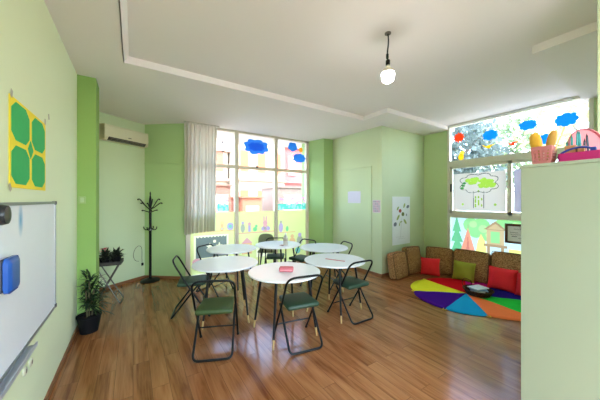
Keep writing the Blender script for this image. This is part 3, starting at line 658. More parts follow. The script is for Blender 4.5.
# ------------------------------------------------------------------ folding chairs (sitter faces local +Y)
def make_chair(name='folding_chair'):
    t = thing(name, '', 'chair')
    w = 0.21; r = 0.0118
    P = [(-w, 0.23, 0.012), (-w, 0.02, 0.36), (-w, -0.06, 0.47), (-w+0.012, -0.225, 0.755), (-w+0.03, -0.24, 0.785), (w-0.03, -0.24, 0.785), (w-0.012, -0.225, 0.755), (w, -0.06, 0.47), (w, 0.02, 0.36), (w, 0.23, 0.012)]
    P = [P[0], P[2], (-w, -0.235, 0.79), (w, -0.235, 0.79), P[7], P[9]]
    MB().tube(round_path(P, 0.10, 7), r, 10).build('back_frame', black, t, smooth=True)
    w2 = 0.19
    Q = [(-w2, 0.07, 0.425), (-w2, -0.255, 0.0125), (w2, -0.255, 0.0125), (w2, 0.07, 0.425)]
    MB().tube(round_path(Q, 0.06, 7), r, 10).build('rear_leg_frame', black, t, smooth=True)
    MB().tube([(-w, 0.14, 0.157), (w, 0.14, 0.157)], 0.008, 8).build('stretcher', black, t, smooth=True)
    m = MB(); m.box((-0.188, -0.185, 0.425), (0.188, 0.185, 0.478), bevel=0.024, seg=3)
    for v in m.bm.verts:                                     # rounded front corners, crowned top
        v.co.x *= 1-0.10*max(0, (v.co.y+0.02)/0.2)**2
        if v.co.z > 0.46: v.co.z += 0.012*(1-(v.co.x/0.18)**2)*(1-(v.co.y/0.185)**2)
    m.build('seat', seat_green, t, smooth=True)
    MB().box((-0.165, -0.15, 0.422), (0.165, 0.15, 0.431)).build('seat_pan', black, t)
    for s in (-1, 1):
        MB().tube([(s*w, 0.222, 0.024), (s*w, 0.2355, 0.001)], 0.0145, 10).build('foot_cap', mat('rubber_black', (16, 16, 16), 0.8), t, smooth=True)
    return t
CH = [((-0.91, 2.79), (-0.16, 0.987), 'black folding chair with olive green seat, closest to the camera'),
      ((-0.025, 2.925), (-0.39, 0.92), 'black folding chair pushed in at the table with the pink case'),
      ((0.70, 3.57), (-0.52, 0.85), 'black folding chair tucked in at the table with the red ruler'),
      ((-1.53, 3.655), (0.95, 0.30), 'black folding chair turned sideways, nearest the coat stand'),
      ((-1.49, 4.49), (0.92, -0.35), 'black folding chair behind the table under the curtain'),
      ((-0.50, 5.23), (0.05, -1.0), 'black folding chair facing the camera behind the bottle table'),
      ((0.02, 5.06), (-0.69, -0.72), 'black folding chair between the bottle table and the green pier table'),
      ((0.69, 4.82), (-0.9, -0.3), 'black folding chair between the tables and the wall with the lilac sheet')]
c0 = make_chair(); GC = 'black folding chairs around the tables'
for i, ((x, z), f, lab) in enumerate(CH):
    X, Y = cw(x, z); d = cdir(*f); rz = math.atan2(-d[0], d[1])
    if i == 0: c0.location = (X, Y, 0); c0.rotation_euler = (0, 0, rz); c0['label'] = lab; c0['group'] = GC
    else: dup(c0, (X, Y, 0), rz, lab, GC)
for ch in c0.children:
    if ch.name.startswith('seat') and 'pan' not in ch.name:
        ch.data = ch.data.copy(); ch.data.materials[0] = seat_olive; ch['label'] = 'olive green padded seat'
# upholstered chair turned to the window
X, Y = cw(-0.745, 5.80); oc = thing('padded_chair', 'chair with rounded grey-olive backrest behind the bottle table', 'chair', (X, Y, 0), -TH)
olive = mat('olive_fabric', (122, 128, 96), 0.85, var=0.08, scale=30)
m = MB(); Mb = Matrix.Translation((0, -0.17, 0.68)) @ Matrix.Rotation(PI/2+0.08, 4, 'X')
m.prism([(0.17*math.copysign(abs(math.cos(a))**0.6, math.cos(a)), 0.18*math.copysign(abs(math.sin(a))**0.7, math.sin(a))) for a in [2*PI*k/28 for k in range(28)]], -0.02, 0.02, M=Mb); m.build('backrest', olive, oc, smooth=True)
MB().box((-0.19, -0.17, 0.43), (0.19, 0.18, 0.48), bevel=0.02, seg=3).build('seat', olive, oc, smooth=True)
for sx in (-1, 1):
    MB().tube([(sx*0.16, -0.15, 0.44), (sx*0.18, -0.20, 0.0)], 0.012, 8).build('leg', black, oc, smooth=True); MB().tube([(sx*0.16, 0.15, 0.44), (sx*0.18, 0.18, 0.0)], 0.012, 8).build('leg', black, oc, smooth=True)
    MB().tube([(sx*0.12, -0.16, 0.44), (sx*0.12, -0.195, 0.55)], 0.010, 8).build('back_support', black, oc, smooth=True)

# on the tables
X, Y = cw(-0.165, 3.09); pc = thing('pencil_case', 'small pink case on the nearest table', 'case', (X, Y, 0.741), -TH-0.05)
pk = mat('case_pink', (206, 106, 116), 0.55, var=0.08, scale=20)
MB().box((-0.085, -0.045, 0), (0.085, 0.045, 0.052), bevel=0.014, seg=3).build('case_body', pk, pc, smooth=True)
MB().tube([(-0.075, 0.0, 0.0525), (0.075, 0.0, 0.0525)], 0.003, 6).build('zipper', mat('zip_rose', (190, 84, 96), 0.5), pc); MB().box((-0.075, -0.0465, 0.018), (0.075, -0.0445, 0.026)).build('band', mat('band_rose', (240, 170, 174), 0.5), pc)
X, Y = cw(-0.275, 4.86); bo = thing('water_bottle', 'clear plastic bottle on the farthest table', 'bottle', (X, Y, 0.741))
clear = mat('clear_plastic', (226, 222, 212), 0.2, var=0.03, trans=0.6)
MB().lathe([(0.0, 0), (0.042, 0), (0.045, 0.01), (0.045, 0.06), (0.042, 0.07), (0.045, 0.08), (0.045, 0.14), (0.036, 0.17), (0.016, 0.195), (0.014, 0.215), (0.0, 0.215)], 20, cap=False).build('bottle_body', clear, bo, smooth=True)
MB().lathe([(0.0175, 0.208), (0.0175, 0.235), (0.0, 0.237)], 16).build('cap', white, bo, smooth=True)
MB().lathe([(0.0458, 0.085), (0.0458, 0.135)], 20, cap=False).build('bottle_label', mat('label_tan', (190, 178, 160), 0.7), bo)
X, Y = cw(-0.33, 4.80); bg = MB()
for a in range(14): bg.tube([(0.05*math.cos(a*0.9)*(a % 4)/4, 0.04*math.sin(a*0.9)*(a % 3)/3, 0.004+0.006*(a % 3)), (0.05*math.cos(a*0.9)*(a % 4)/4+0.035*math.cos(a*2.2), 0.04*math.sin(a*0.9)*(a % 3)/3+0.035*math.sin(a*2.2), 0.004+0.006*((a+1) % 3))], 0.0042, 6, a % 3)
bgo = bg.build('crayon_heap', [mat('crayon_tan', (196, 168, 136), 0.6), mat('crayon_rose', (196, 130, 120), 0.6), mat('crayon_slate', (130, 132, 140), 0.6)], loc=(X, Y, 0.741)); tag(bgo, 'small scatter of crayons beside the clear bottle', 'crayons', kind='stuff')
X, Y = cw(0.50, 3.66); ru = MB().box((-0.15, -0.014, 0), (0.15, 0.014, 0.004)).build('ruler', mat('ruler_red', (206, 96, 104), 0.4), loc=(X, Y, 0.741)); ru.rotation_euler = (0, 0, -TH-0.55); tag(ru, 'thin red ruler on the right-hand table', 'ruler')

# ------------------------------------------------------------------ potted plant by the left wall
leafm = mat('leaf_dark', (26, 48, 22), 0.5, var=0.35, scale=9); potm = mat('pot_black', (14, 13, 14), 0.8, spec=0.2)
pt = thing('potted_plant', 'big spiky-leaved plant in a black pot by the left wall', 'potted plant', (-0.448, 4.015, 0)); pt.scale = (0.92, 0.92, 0.92)
MB().lathe([(0.0, 0), (0.095, 0), (0.128, 0.20), (0.136, 0.205), (0.136, 0.225), (0.126, 0.225), (0.115, 0.18), (0.0, 0.18)], 28, cap=False).build('pot', potm, pt, smooth=True)
MB().lathe([(0.0, 0.19), (0.118, 0.19), (0.0, 0.205)], 20, cap=False).build('soil', mat('soil', (40, 30, 24), 0.95, bump=0.4), pt)
def blade(m, base, d, L, w, droop, mi=0, n=7):
    d = Vector(d).normalized(); side = d.cross(Vector((0, 0, 1)))
    if side.length < 0.05: side = Vector((1, 0, 0))
    side.normalize(); p = Vector(base); rows = []
    dirv = d.copy()
    for k in range(n+1):
        t = k/n; ww = w*(math.sin(PI*min(1, 0.15+0.85*t))**0.7 if t < 1 else 0.03); nrm = side.cross(dirv).normalized()
        rows.append((m._v(p-side*ww), m._v(p+nrm*ww*0.25), m._v(p+side*ww)))
        dirv = (dirv+Vector((0, 0, -droop/n))).normalized(); p = p+dirv*(L/n)
    for a, b in zip(rows, rows[1:]):
        m.face([a[0], a[1], b[1], b[0]], mi); m.face([a[1], a[2], b[2], b[1]], mi)
m = MB(); rnd = random.Random(12)
for st in range(4):
    ox, oy = rnd.uniform(-0.04, 0.05), rnd.uniform(-0.05, 0.05); hgt = (0.38, 0.54, 0.46, 0.26)[st]
    for k in range(44):
        z = 0.22+hgt*rnd.uniform(0.15, 1); a = rnd.uniform(0, 2*PI); e = rnd.uniform(0.1, 1.2)
        d = (math.cos(a)*math.cos(e), math.sin(a)*math.cos(e), math.sin(e)); L = rnd.uniform(0.18, 0.30)
        if d[0] < 0: L *= max(0.45, 1+d[0]*0.75)
        blade(m, (ox, oy, z), d, L, rnd.uniform(0.008, 0.013), rnd.uniform(0.6, 1.6))
for v in m.bm.verts: v.co.x = max(v.co.x, -0.132); v.co.y = min(v.co.y, 0.145)
m.build('foliage', leafm, pt, smooth=True)
for i, (ox, oy, hh) in enumerate(((0.0, 0.0, 0.66), (0.045, 0.03, 0.54), (-0.03, -0.04, 0.56))): MB().tube([(ox*0.6, oy*0.6, 0.19), (ox, oy, hh)], 0.009, 8).build('stem', mat('stem_brown', (84, 76, 48), 0.8), pt, smooth=True)

# ------------------------------------------------------------------ folding tray stand with two pots
sx, sy = -0.318, 4.97
fs = thing('plant_stand', 'folding tray stand with crossed metal legs holding dark flower pots', 'plant stand', (sx, sy, 0), -0.12)
metal = mat('stand_metal', (96, 92, 84), 0.4, metal=0.6); traym = mat('tray_dark', (52, 46, 42), 0.5)
m = MB(); m.box((-0.17, -0.13, 0.60), (0.17, 0.13, 0.61)); m.box((-0.17, -0.135, 0.60), (0.17, -0.127, 0.655)); m.box((-0.17, 0.127, 0.60), (0.17, 0.135, 0.655)); m.box((-0.175, -0.135, 0.60), (-0.167, 0.135, 0.655)); m.box((0.167, -0.135, 0.60), (0.175, 0.135, 0.655)); m.build('tray', traym, fs)
for s in (-1, 1):
    m = MB(); y0 = 0.12*s
    q = [(-0.14*s, -0.12, 0.60), (0.17*s, -0.14, 0.008), (0.17*s, 0.14, 0.008), (-0.14*s, 0.12, 0.60)]
    m.tube(round_path(q, 0.03, 4), 0.009, 8); m.tube([(0.09*s, -0.135, 0.16), (0.09*s, 0.135, 0.16)], 0.006, 6); m.build('leg_frame', metal, fs, smooth=True)
darkl = mat('leaf_blackish', (28, 34, 22), 0.6, var=0.3, scale=14); blossom = mat('blossom_red', (206, 80, 80), 0.6, var=0.3, scale=40)
def small_pot(dx, dy, label, fl, seed):
    ca, sa = math.cos(-0.12), math.sin(-0.12)
    t = thing('flower_pot', label, 'flower pot', (sx+dx*ca-dy*sa, sy+dx*sa+dy*ca, 0.611), group='flower pots on the tray stand'); r_ = random.Random(seed)
    MB().lathe([(0.0, 0), (0.048, 0), (0.066, 0.085), (0.072, 0.087), (0.072, 0.10), (0.06, 0.10), (0.055, 0.08), (0, 0.08)], 20, cap=False).build('pot', potm, t, smooth=True)
    m = MB()
    for k in range(80):
        a = r_.uniform(0, 6.28); e = r_.uniform(0.2, 1.4); blade(m, (0, 0, 0.08+r_.uniform(0, 0.04)), (math.cos(a)*math.cos(e), math.sin(a)*math.cos(e), math.sin(e)), r_.uniform(0.09, 0.165), r_.uniform(0.012, 0.022), 0.8, n=4)
    m.build('foliage', darkl, t)
    if fl:
        m = MB()
        for k in range(16):
            a = r_.uniform(0, 6.28); rr = r_.uniform(0, 0.07); c = Vector((rr*math.cos(a), rr*math.sin(a), 0.20+r_.uniform(-0.02, 0.05)))
            for p in range(5): b = 2*PI*p/5; blade(m, c, (math.cos(b), math.sin(b), 0.7), 0.024, 0.012, 0.6, n=2)
        m.build('blossoms', blossom, t)
small_pot(-0.045, -0.03, 'flower pot with red blossoms on the tray stand', True, 3); small_pot(0.095, 0.02, 'leafy dark flower pot without blossoms on the tray stand', False, 6)

# ------------------------------------------------------------------ brown cushions
brown = weave_mat('cushion_weave', (112, 78, 46), (190, 146, 98)); edge_m = mat('cushion_piping', (84, 60, 36), 0.9)
def make_cushion(w, h, d, name, label, loc, rotz, lean):
    t = thing(name, label, 'cushion', loc, rotz, 'brown back cushions along the walls')
    t.rotation_euler = (0, 0, rotz)
    R = Matrix.Rotation(lean, 4, 'X')
    m = MB(); b2 = bmesh.new(); bmesh.ops.create_cube(b2, size=1.0); bmesh.ops.subdivide_edges(b2, edges=b2.edges[:], cuts=5, use_grid_fill=True)
    for v in b2.verts:
        x, y, z = v.co*2
        k = 0.10
        bul = 1+0.18*(1-x*x)*(1-z*z)
        fx = x*w/2*(1-0.035*(z*z)*0.6); fz = z*h/2*(1-0.03*(x*x)); fy = y*d/2*bul
        # round the rim
        rim = max(abs(x), abs(z))
        if rim > 0.95: fy *= 0.78
        if abs(x) > 0.95 and abs(z) > 0.95: fx *= 0.965; fz *= 0.965
        v.co = Vector((fx, fy, fz+h/2))
    m._merge(b2, 0, R); o = m.build('cover', brown, t, smooth=True)
    sb = o.modifiers.new('soft', 'SUBSURF'); sb.levels = 1; sb.render_levels = 2
    pts = [(sx_*w/2*0.955, -d/2*0.80, h/2+sz_*h/2*0.955) for sx_, sz_ in ((-1, -1), (1, -1), (1, 1), (-1, 1))]
    pts = round_path(pts+[pts[0], pts[1]], 0.04, 4)[1:-1]
    MB().tube([R @ Vector(p) for p in pts], 0.006, 6, closed=False).build('piping', edge_m, t, smooth=True)
    return t
# along the return wall (front faces -Y), then along the right window (front faces -X)
make_cushion(0.50, 0.53, 0.19, 'back_cushion', 'brown woven cushion at the wall corner end of the row', (4.56, 3.27, 0.004), 0.10, -0.16)
make_cushion(0.46, 0.58, 0.17, 'back_cushion', 'brown woven cushion below the right half of the plant poster', (5.12, 3.32, 0.004), -0.06, -0.16)
make_cushion(0.54, 0.56, 0.17, 'back_cushion', 'brown woven cushion behind the first red pillow', (5.60, 3.03, 0.004), -PI/2+0.28, -0.14)
make_cushion(0.66, 0.59, 0.18, 'back_cushion', 'wide brown woven cushion behind the olive pillow', (5.63, 2.42, 0.004), -PI/2, -0.16)
make_cushion(0.72, 0.65, 0.18, 'back_cushion', 'wide brown woven cushion behind the red pillows beside the cabinet', (5.63, 1.72, 0.004), -PI/2, -0.16)
def make_pillow(w, h, t_, label, loc, rotz, lean, m_, group):
    n = 14; m = MB(); R = Matrix.Rotation(lean, 4, 'X'); g = {}
    for s in (-1, 1):
        for i in range(n+1):
            for j in range(n+1):
                x = 2*i/n-1; z = 2*j/n-1; edge = i in (0, n) or j in (0, n)
                if edge and s == 1: g[(1, i, j)] = g[(-1, i, j)]; continue
                th = t_/2*((1-x**4)*(1-z**4))**0.55 if not edge else 0
                th *= 1+0.08*math.sin(5*x+3*z+w*20)
                px = x*w/2*(1-0.07*(1-z*z)); pz = z*h/2*(1-0.07*(1-x*x))
                g[(s, i, j)] = m._v(R @ Vector((px, s*th, pz+h/2)))
        for i in range(n):
            for j in range(n): m.face([g[(s, i, j)], g[(s, i+1, j)], g[(s, i+1, j+1)], g[(s, i, j+1)]])
    o = m.build('throw_pillow', m_, smooth=True, loc=loc); o.rotation_euler = (0, 0, rotz); return tag(o, label, 'pillow', group)
redf = mat('pillow_red', (228, 30, 40), 0.8, var=0.1, scale=12, bump=0.1); olvf = mat('pillow_olive', (146, 152, 40), 0.8, var=0.1, scale=12, bump=0.1)
GP = 'red throw pillows'
make_pillow(0.37, 0.37, 0.14, 'red throw pillow in the corner under the right window', (5.24, 3.02, 0.008), -PI/2+0.5, -0.22, redf, GP)
make_pillow(0.40, 0.38, 0.13, 'olive green throw pillow leaning on a wide brown cushion', (5.43, 2.47, 0.008), -PI/2+0.05, -0.24, olvf, None)
make_pillow(0.44, 0.40, 0.15, 'red throw pillow right of the olive pillow, near the dark basket', (5.42, 1.84, 0.008), -PI/2, -0.22, redf, GP)
make_pillow(0.42, 0.38, 0.15, 'red throw pillow half hidden by the tall cabinet edge', (5.36, 1.43, 0.008), -PI/2-0.1, -0.22, redf, GP)

# ------------------------------------------------------------------ rainbow parachute mat
cx, cz = 2.83, 4.36; X0, Y0 = cw(cx, cz)
edges = [(171, 0.84), (112.5, 0.84), (58, 0.86), (24, 0.88), (-25, 0.92), (-69, 1.02), (-106, 0.88), (-139, 0.94), (-189, 0.84)]
cols = [('yellow', (236, 232, 50)), ('red', (206, 14, 30)), ('magenta', (206, 30, 140)), ('navy', (36, 18, 124)), ('green', (40, 196, 66)), ('orange', (242, 122, 66)), ('cyan', (24, 156, 206)), ('purple', (66, 16, 134))]
m = MB(); rnd = random.Random(31); nr = 9; seg = 9
def mz(x, y): return 0.007+0.004*(math.sin(9*x+2*y)+math.sin(7*y-4*x+1))**2*0.5
ctr = m._v((0, 0, 0.012))
ring_prev = None; first = None; mats_m = [mat('mat_'+n_, c_, 0.95, var=0.06, scale=14, spec=0.08) for n_, c_ in cols]
rad = []
for w in range(8):
    (a0, r0), (a1, r1) = edges[w], edges[w+1]
    for k in range(seg): t = k/seg; rad.append((a0+(a1-a0)*t, r0+(r1-r0)*t+0.035*math.sin(PI*t)+0.006*math.sin(9*t+w), w))
spokes = []
for a, r, w in rad:
    a = math.radians(a)-TH; row = []
    for j in range(1, nr+1):
        rr = r*j/nr; x, y = rr*math.cos(a), rr*math.sin(a); row.append(m._v((x, y, mz(x, y) if j < nr else 0.005)))
    spokes.append(row)
N = len(spokes)
for i in range(N):
    A, B = spokes[i], spokes[(i+1) % N]; w = rad[i][2]
    m.face([ctr, A[0], B[0]], w)
    for j in range(nr-1): m.face([A[j], A[j+1], B[j+1], B[j]], w)
rb = thing('play_parachute', 'rainbow play parachute spread on the floor by the cushions', 'play mat', (X0, Y0, 0))
ro = m.build('canopy', mats_m, rb, smooth=True); s_ = ro.modifiers.new('thickness', 'SOLIDIFY'); s_.thickness = 0.003; s_.offset = 1
hy = mat('handle_yellow', (226, 190, 60), 0.7)
for (a, r) in edges[:8]:
    a = math.radians(a)-TH; p = Vector((math.cos(a), math.sin(a), 0)); q = Vector((-p.y, p.x, 0))
    MB().tube([p*(r-0.01)+q*0.02+Vector((0, 0, 0.008)), p*(r+0.035)+q*0.018+Vector((0, 0, 0.008)), p*(r+0.035)-q*0.018+Vector((0, 0, 0.008)), p*(r-0.01)-q*0.02+Vector((0, 0, 0.008))], 0.006, 6).build('handle', hy, rb, smooth=True)
X, Y = cw(2.99, 4.30); bk = thing('book_basket', 'low round dark basket in the middle of the rainbow mat', 'basket', (X, Y, 0.018))
wick = weave_mat('basket_weave', (44, 30, 24), (92, 66, 50))
MB().lathe([(0.0, 0), (0.17, 0), (0.21, 0.075), (0.216, 0.08), (0.21, 0.085), (0.2, 0.08), (0.162, 0.012), (0.0, 0.012)], 32, cap=False).build('basket_body', wick, bk, smooth=True)
MB().tube([(0.213*math.cos(2*PI*k/40), 0.213*math.sin(2*PI*k/40), 0.083) for k in range(40)], 0.010, 6, closed=True).build('rim', wick, bk, smooth=True)
MB().tube(catmull([(0.14, 0.155, 0.09), (0.17, 0.19, 0.15), (0.05, 0.235, 0.20), (-0.06, 0.22, 0.15), (-0.06, 0.20, 0.09)], 6), 0.005, 6).build('handle', wick, bk, smooth=True)
bc = [((206, 222, 232), 0.3, (0.26, 0.19, 0.014), 'white-blue picture book on top in the dark basket'), ((120, 170, 205), -0.4, (0.25, 0.19, 0.012), 'blue picture book in the middle of the basket stack'), ((232, 232, 226), 0.9, (0.27, 0.2, 0.014), 'white book lowest in the dark basket')]
z = 0.018+0.052
for i in (2, 1, 0):
    c_, a, (w, d, h), lab = bc[i]; b_ = thing('picture_book', lab, 'book', (X, Y, z), a-TH, 'books in the dark basket'); z += h+0.014
    MB().box((-w/2, -d/2, 0), (w/2, d/2, 0.002)).box((-w/2, -d/2, h-0.002), (w/2, d/2, h)).box((-w/2, -d/2, 0), (-w/2+0.003, d/2, h)).build('cover', mat('book_cover_%d' % i, c_, 0.4, var=0.15, scale=25), b_)
    MB().box((-w/2+0.004, -d/2+0.003, 0.002), (w/2-0.004, d/2-0.003, h-0.002)).build('pages', pap, b_)

# ------------------------------------------------------------------ tall cabinet and what stands on it
HC = 1.844; cX, cY = 2.284, 0.659
cabm = mat('cabinet_laminate', (154, 163, 138), 0.5, var=0.02, scale=3)
cb = thing('tall_cabinet', 'tall pale cabinet standing at the right wall end', 'cabinet', (cX, cY, 0))
MB().box((0, -0.95, 0.06), (0.56, 0, HC-0.022)).build('carcass', cabm, cb); MB().box((0.03, -0.92, 0), (0.56, -0.03, 0.06)).build('plinth', mat('plinth_grey', (150, 152, 144), 0.6), cb)
MB().box((-0.008, -0.95, HC-0.022), (0.56, 0.008, HC), bevel=0.003).build('top_panel', cabm, cb)
# pink perforated basket
px, py = 2.37, 0.56
pb_ = thing('perforated_basket', 'pink perforated plastic basket on the tall cabinet', 'basket', (px, py, HC+0.0005), 0.0)
pinkb = mat('plastic_pink', (204, 126, 122), 0.45, trans=0.25)
m = MB(); hw0, hw1, hh = 0.050, 0.058, 0.112
def side(k, s, t):
    w_ = hw0+(hw1-hw0)*t; a = [(-1, -1), (1, -1), (1, 1), (-1, 1)][k]; b = [(-1, -1), (1, -1), (1, 1), (-1, 1)][(k+1) % 4]
    return Vector((w_*(a[0]+(b[0]-a[0])*s), w_*0.9*(a[1]+(b[1]-a[1])*s), 0.002+hh*t))
NX, NZ = 9, 11
for k in range(4):
    gr = [[m._v(side(k, i/NX, j/NZ)) for i in range(NX+1)] for j in range(NZ+1)]
    for j in range(NZ):
        for i in range(NX):
            hole = 0 < i < NX-1 and 1 < j < NZ-1 and i % 2 == 1 and j % 2 == 0
            if not hole: m.face([gr[j][i], gr[j][i+1], gr[j+1][i+1], gr[j+1][i]])
m.face([m._v((a*hw0, b*hw0*0.9, 0.002)) for a, b in ((-1, -1), (1, -1), (1, 1), (-1, 1))])
bmesh.ops.remove_doubles(m.bm, verts=m.bm.verts, dist=0.0005)
po_ = m.build('basket_wall', pinkb, pb_); sd = po_.modifiers.new('thickness', 'SOLIDIFY'); sd.thickness = 0.0025; sd.offset = 1
MB().tube(round_path([(a*hw1, b*hw1*0.9, hh+0.003) for a, b in ((-1, 0), (-1, -1), (1, -1), (1, 1), (-1, 1), (-1, 0))], 0.01, 4), 0.004, 6).build('rim', pinkb, pb_, smooth=True)
def brush(dx, dy, lean_x, lean_y, L, c_, label, wd=0.03):
    t = thing('paddle_brush', label, 'brush', (px+dx, py+dy, HC+0.008), 0, 'brushes in the pink basket'); t.rotation_euler = (lean_x, lean_y, 0)
    M_ = Matrix.Rotation(PI/2, 4, 'Z')
    MB().tube([(0, 0, 0.0), (0, 0, L*0.55)], 0.007, 8).build('handle', mat('brush_handle_wood', (176, 132, 74), 0.5), t, smooth=True)
    b = MB(); b.lathe([(0.001, L*0.42), (wd*0.6, L*0.47), (wd*0.95, L*0.58), (wd, L*0.72), (wd*0.85, L*0.88), (wd*0.5, L*0.97), (0.001, L)], 18, sx=0.35, cap=False); b.build('brush_head', mat('brush_'+str(c_[0]), c_, 0.6, var=0.15, scale=40), t, smooth=True)
brush(-0.01, 0.014, -0.16, -0.02, 0.222, (214, 160, 40), 'yellow oval brush in the pink basket, farther from the round tray', 0.034)
brush(0.0, -0.008, 0.20, 0.0, 0.222, (186, 140, 60), 'tan oval brush leaning towards the round pink tray', 0.026)
st = MB().tube([(0, 0, 0.0), (0, 0, 0.245)], 0.005, 6, r_end=0.004).build('wooden_stick', mat('stick_wood', (214, 186, 128), 0.6), loc=(px+0.02, py-0.026, HC+0.008), smooth=True); st.rotation_euler = (0.30, 0, 0); tag(st, 'thin pale wooden stick behind the tan brush', 'stick')
# fuchsia tray with blue handle
fx, fy = 2.405, 0.335
fu = thing('fuchsia_tray', 'fuchsia plastic tray with blue handle on the tall cabinet', 'tray', (fx, fy, HC+0.0005), 0.0)
fum = mat('plastic_fuchsia', (168, 10, 92), 0.4); blum = mat('plastic_navy', (26, 50, 130), 0.4)
m = MB(); hx, hy_, hz = 0.085, 0.145, 0.055
m.box((-hx, -hy_, 0), (hx, hy_, 0.004)); m.box((-hx, -hy_, 0), (-hx+0.004, hy_, hz)); m.box((hx-0.004, -hy_, 0), (hx, hy_, hz)); m.box((-hx, -hy_, 0), (hx, -hy_+0.004, hz)); m.box((-hx, hy_-0.004, 0), (hx, hy_, hz)); m.build('tray_body', fum, fu)
MB().tube(catmull([(-0.07, hy_+0.003, 0.03), (-0.07, 0.125, 0.062), (-0.07, 0.08, 0.082), (-0.07, 0.035, 0.084), (-0.07, 0.0, 0.072)], 8), 0.0065, 8).build('handle', blum, fu, smooth=True)
MB().box((-0.083, -0.02, 0.048), (-0.06, 0.006, 0.078), bevel=0.004).build('handle_clip', blum, fu)
cardm = mat('cardboard', (176, 124, 80), 0.8, var=0.08)
for i, (dx, dy, w, d, h, lab) in enumerate(((-0.015, 0.098, 0.05, 0.05, 0.10, 'taller brown carton in the fuchsia tray beside the pink basket'), (-0.02, 0.052, 0.045, 0.03, 0.09, 'smaller brown carton in the middle of the fuchsia tray'))):
    t = thing('carton', lab, 'box', (fx+dx, fy+dy, HC+0.005), 0.05*i, 'cartons in the fuchsia tray')
    MB().box((-w/2, -d/2, 0), (w/2, d/2, h)).build('box_body', cardm, t); MB().box((-w/2, -d/2, h), (w/2, -0.001, h+0.003)).box((-w/2, 0.001, h), (w/2, d/2, h+0.003)).build('flaps', mat('cardboard_light', (196, 148, 104), 0.8), t)
tealm = mat('pencil_teal', (20, 150, 150), 0.4); dkt = mat('pencil_black', (30, 40, 60), 0.4)
for i, (dx, dy, lx, L, mm, lab) in enumerate(((0.045, 0.128, 0.0, 0.15, tealm, 'teal pencil standing alone next to the pink basket side'), (0.03, 0.098, -0.03, 0.182, tealm, 'teal pencil just behind the taller brown carton'), (0.02, 0.080, 0.03, 0.205, tealm, 'tallest upright teal pencil at the left of the bunch'),
        (0.035, 0.066, -0.02, 0.200, tealm, 'teal pencil leaning in the middle of the bunch'), (0.02, 0.056, -0.06, 0.200, tealm, 'teal pencil at the right of the teal bunch'), (0.02, 0.024, -0.06, 0.175, dkt, 'dark pencil apart from the bunch, in front of the round tray'), (0.045, 0.050, 0.02, 0.15, dkt, 'dark pencil hidden low between the teal pencils'))):
    t = thing('pencil', lab, 'pencil', (fx+dx, fy+dy, HC+0.0055), 0, 'pencils in the fuchsia tray'); t.rotation_euler = (lx, 0, 0)
    MB().tube([(0, 0, 0), (0, 0, L-0.022)], 0.0062, 6).build('shaft', mm, t); MB().lathe([(0.0062, L-0.022), (0.0008, L)], 6).build('tip', mat('pencil_tip', (44, 120, 120), 0.5) if mm is tealm else black, t)
# round pink tray standing on edge behind
nd = Vector((-ST, -CT, 0.10)).normalized(); Md = Matrix.Translation((2.60, 0.405, HC+0.1255)) @ nd.to_track_quat('Z', 'Y').to_matrix().to_4x4()
rd = thing('round_tray', 'round pink tray standing on edge behind the pencils', 'tray', M=Md)
pkd = mat('tray_pink', (206, 120, 128), 0.4, var=0.04)
MB().lathe([(0.0, 0), (0.118, 0), (0.123, 0.004), (0.123, 0.016), (0.118, 0.016), (0.115, 0.006), (0.0, 0.006)], 40, cap=False).build('tray_disc', pkd, rd, smooth=True)
MB().tube([(0.1195*math.cos(2*PI*k/48), 0.1195*math.sin(2*PI*k/48), 0.016) for k in range(48)], 0.0035, 6, closed=True).build('rim', mat('tray_pink_rim', (198, 110, 122), 0.4), rd, smooth=True)

# ------------------------------------------------------------------ bare bulb on its cord
bx, by = 2.09, 1.63
pe = thing('pendant_bulb', 'bare glowing bulb hanging on a black cord', 'lamp', (bx, by, 2.75))
MB().tube(catmull([(0.0, 0, 0.49), (0.008, 0, 0.42), (0.004, 0, 0.36), (-0.006, 0, 0.30), (-0.010, 0.0, 0.24), (-0.004, 0, 0.2)], 6), 0.007, 8).build('cord', black, pe, smooth=True)
MB().tube([(-0.008, 0, 0.275), (-0.008, 0, 0.235)], 0.013, 8).build('cord_joint', black, pe, smooth=True)
MB().lathe([(0.0, 0.475), (0.03, 0.475), (0.03, 0.485), (0.0, 0.485)], 20, cap=False).build('ceiling_cap', mat('cap_grey', (110, 106, 96), 0.6), pe)
MB().lathe([(0.019, 0.165), (0.021, 0.17), (0.021, 0.215), (0.012, 0.225), (0.0, 0.225)], 16).build('socket', black, pe, smooth=True)
MB().lathe([(0.019, 0.15), (0.022, 0.165)], 16).build('screw_base', mat('screw_alu', (170, 164, 150), 0.3, metal=0.8), pe)
MB().lathe([(0.0, 0.0), (0.03, 0.004), (0.052, 0.02), (0.060, 0.045), (0.060, 0.085), (0.0595, 0.09)], 28, cap=False).build('bulb', emit_mat('bulb_glow', (1.0, 0.98, 0.95), 22.0), pe, smooth=True)
MB().lathe([(0.0595, 0.09), (0.062, 0.094), (0.056, 0.112), (0.038, 0.136), (0.021, 0.15)], 28, cap=False).build('bulb_housing', mat('bulb_housing', (226, 214, 190), 0.5), pe, smooth=True)
hk = MB().box((1.14, 3.52, SOF-0.012), (1.20, 3.54, SOF-0.0005), bevel=0.003).build('ceiling_hook', mat('hook_white', (226, 224, 216), 0.5)); tag(hk, 'small white fixing on the ceiling soffit', 'fixing')

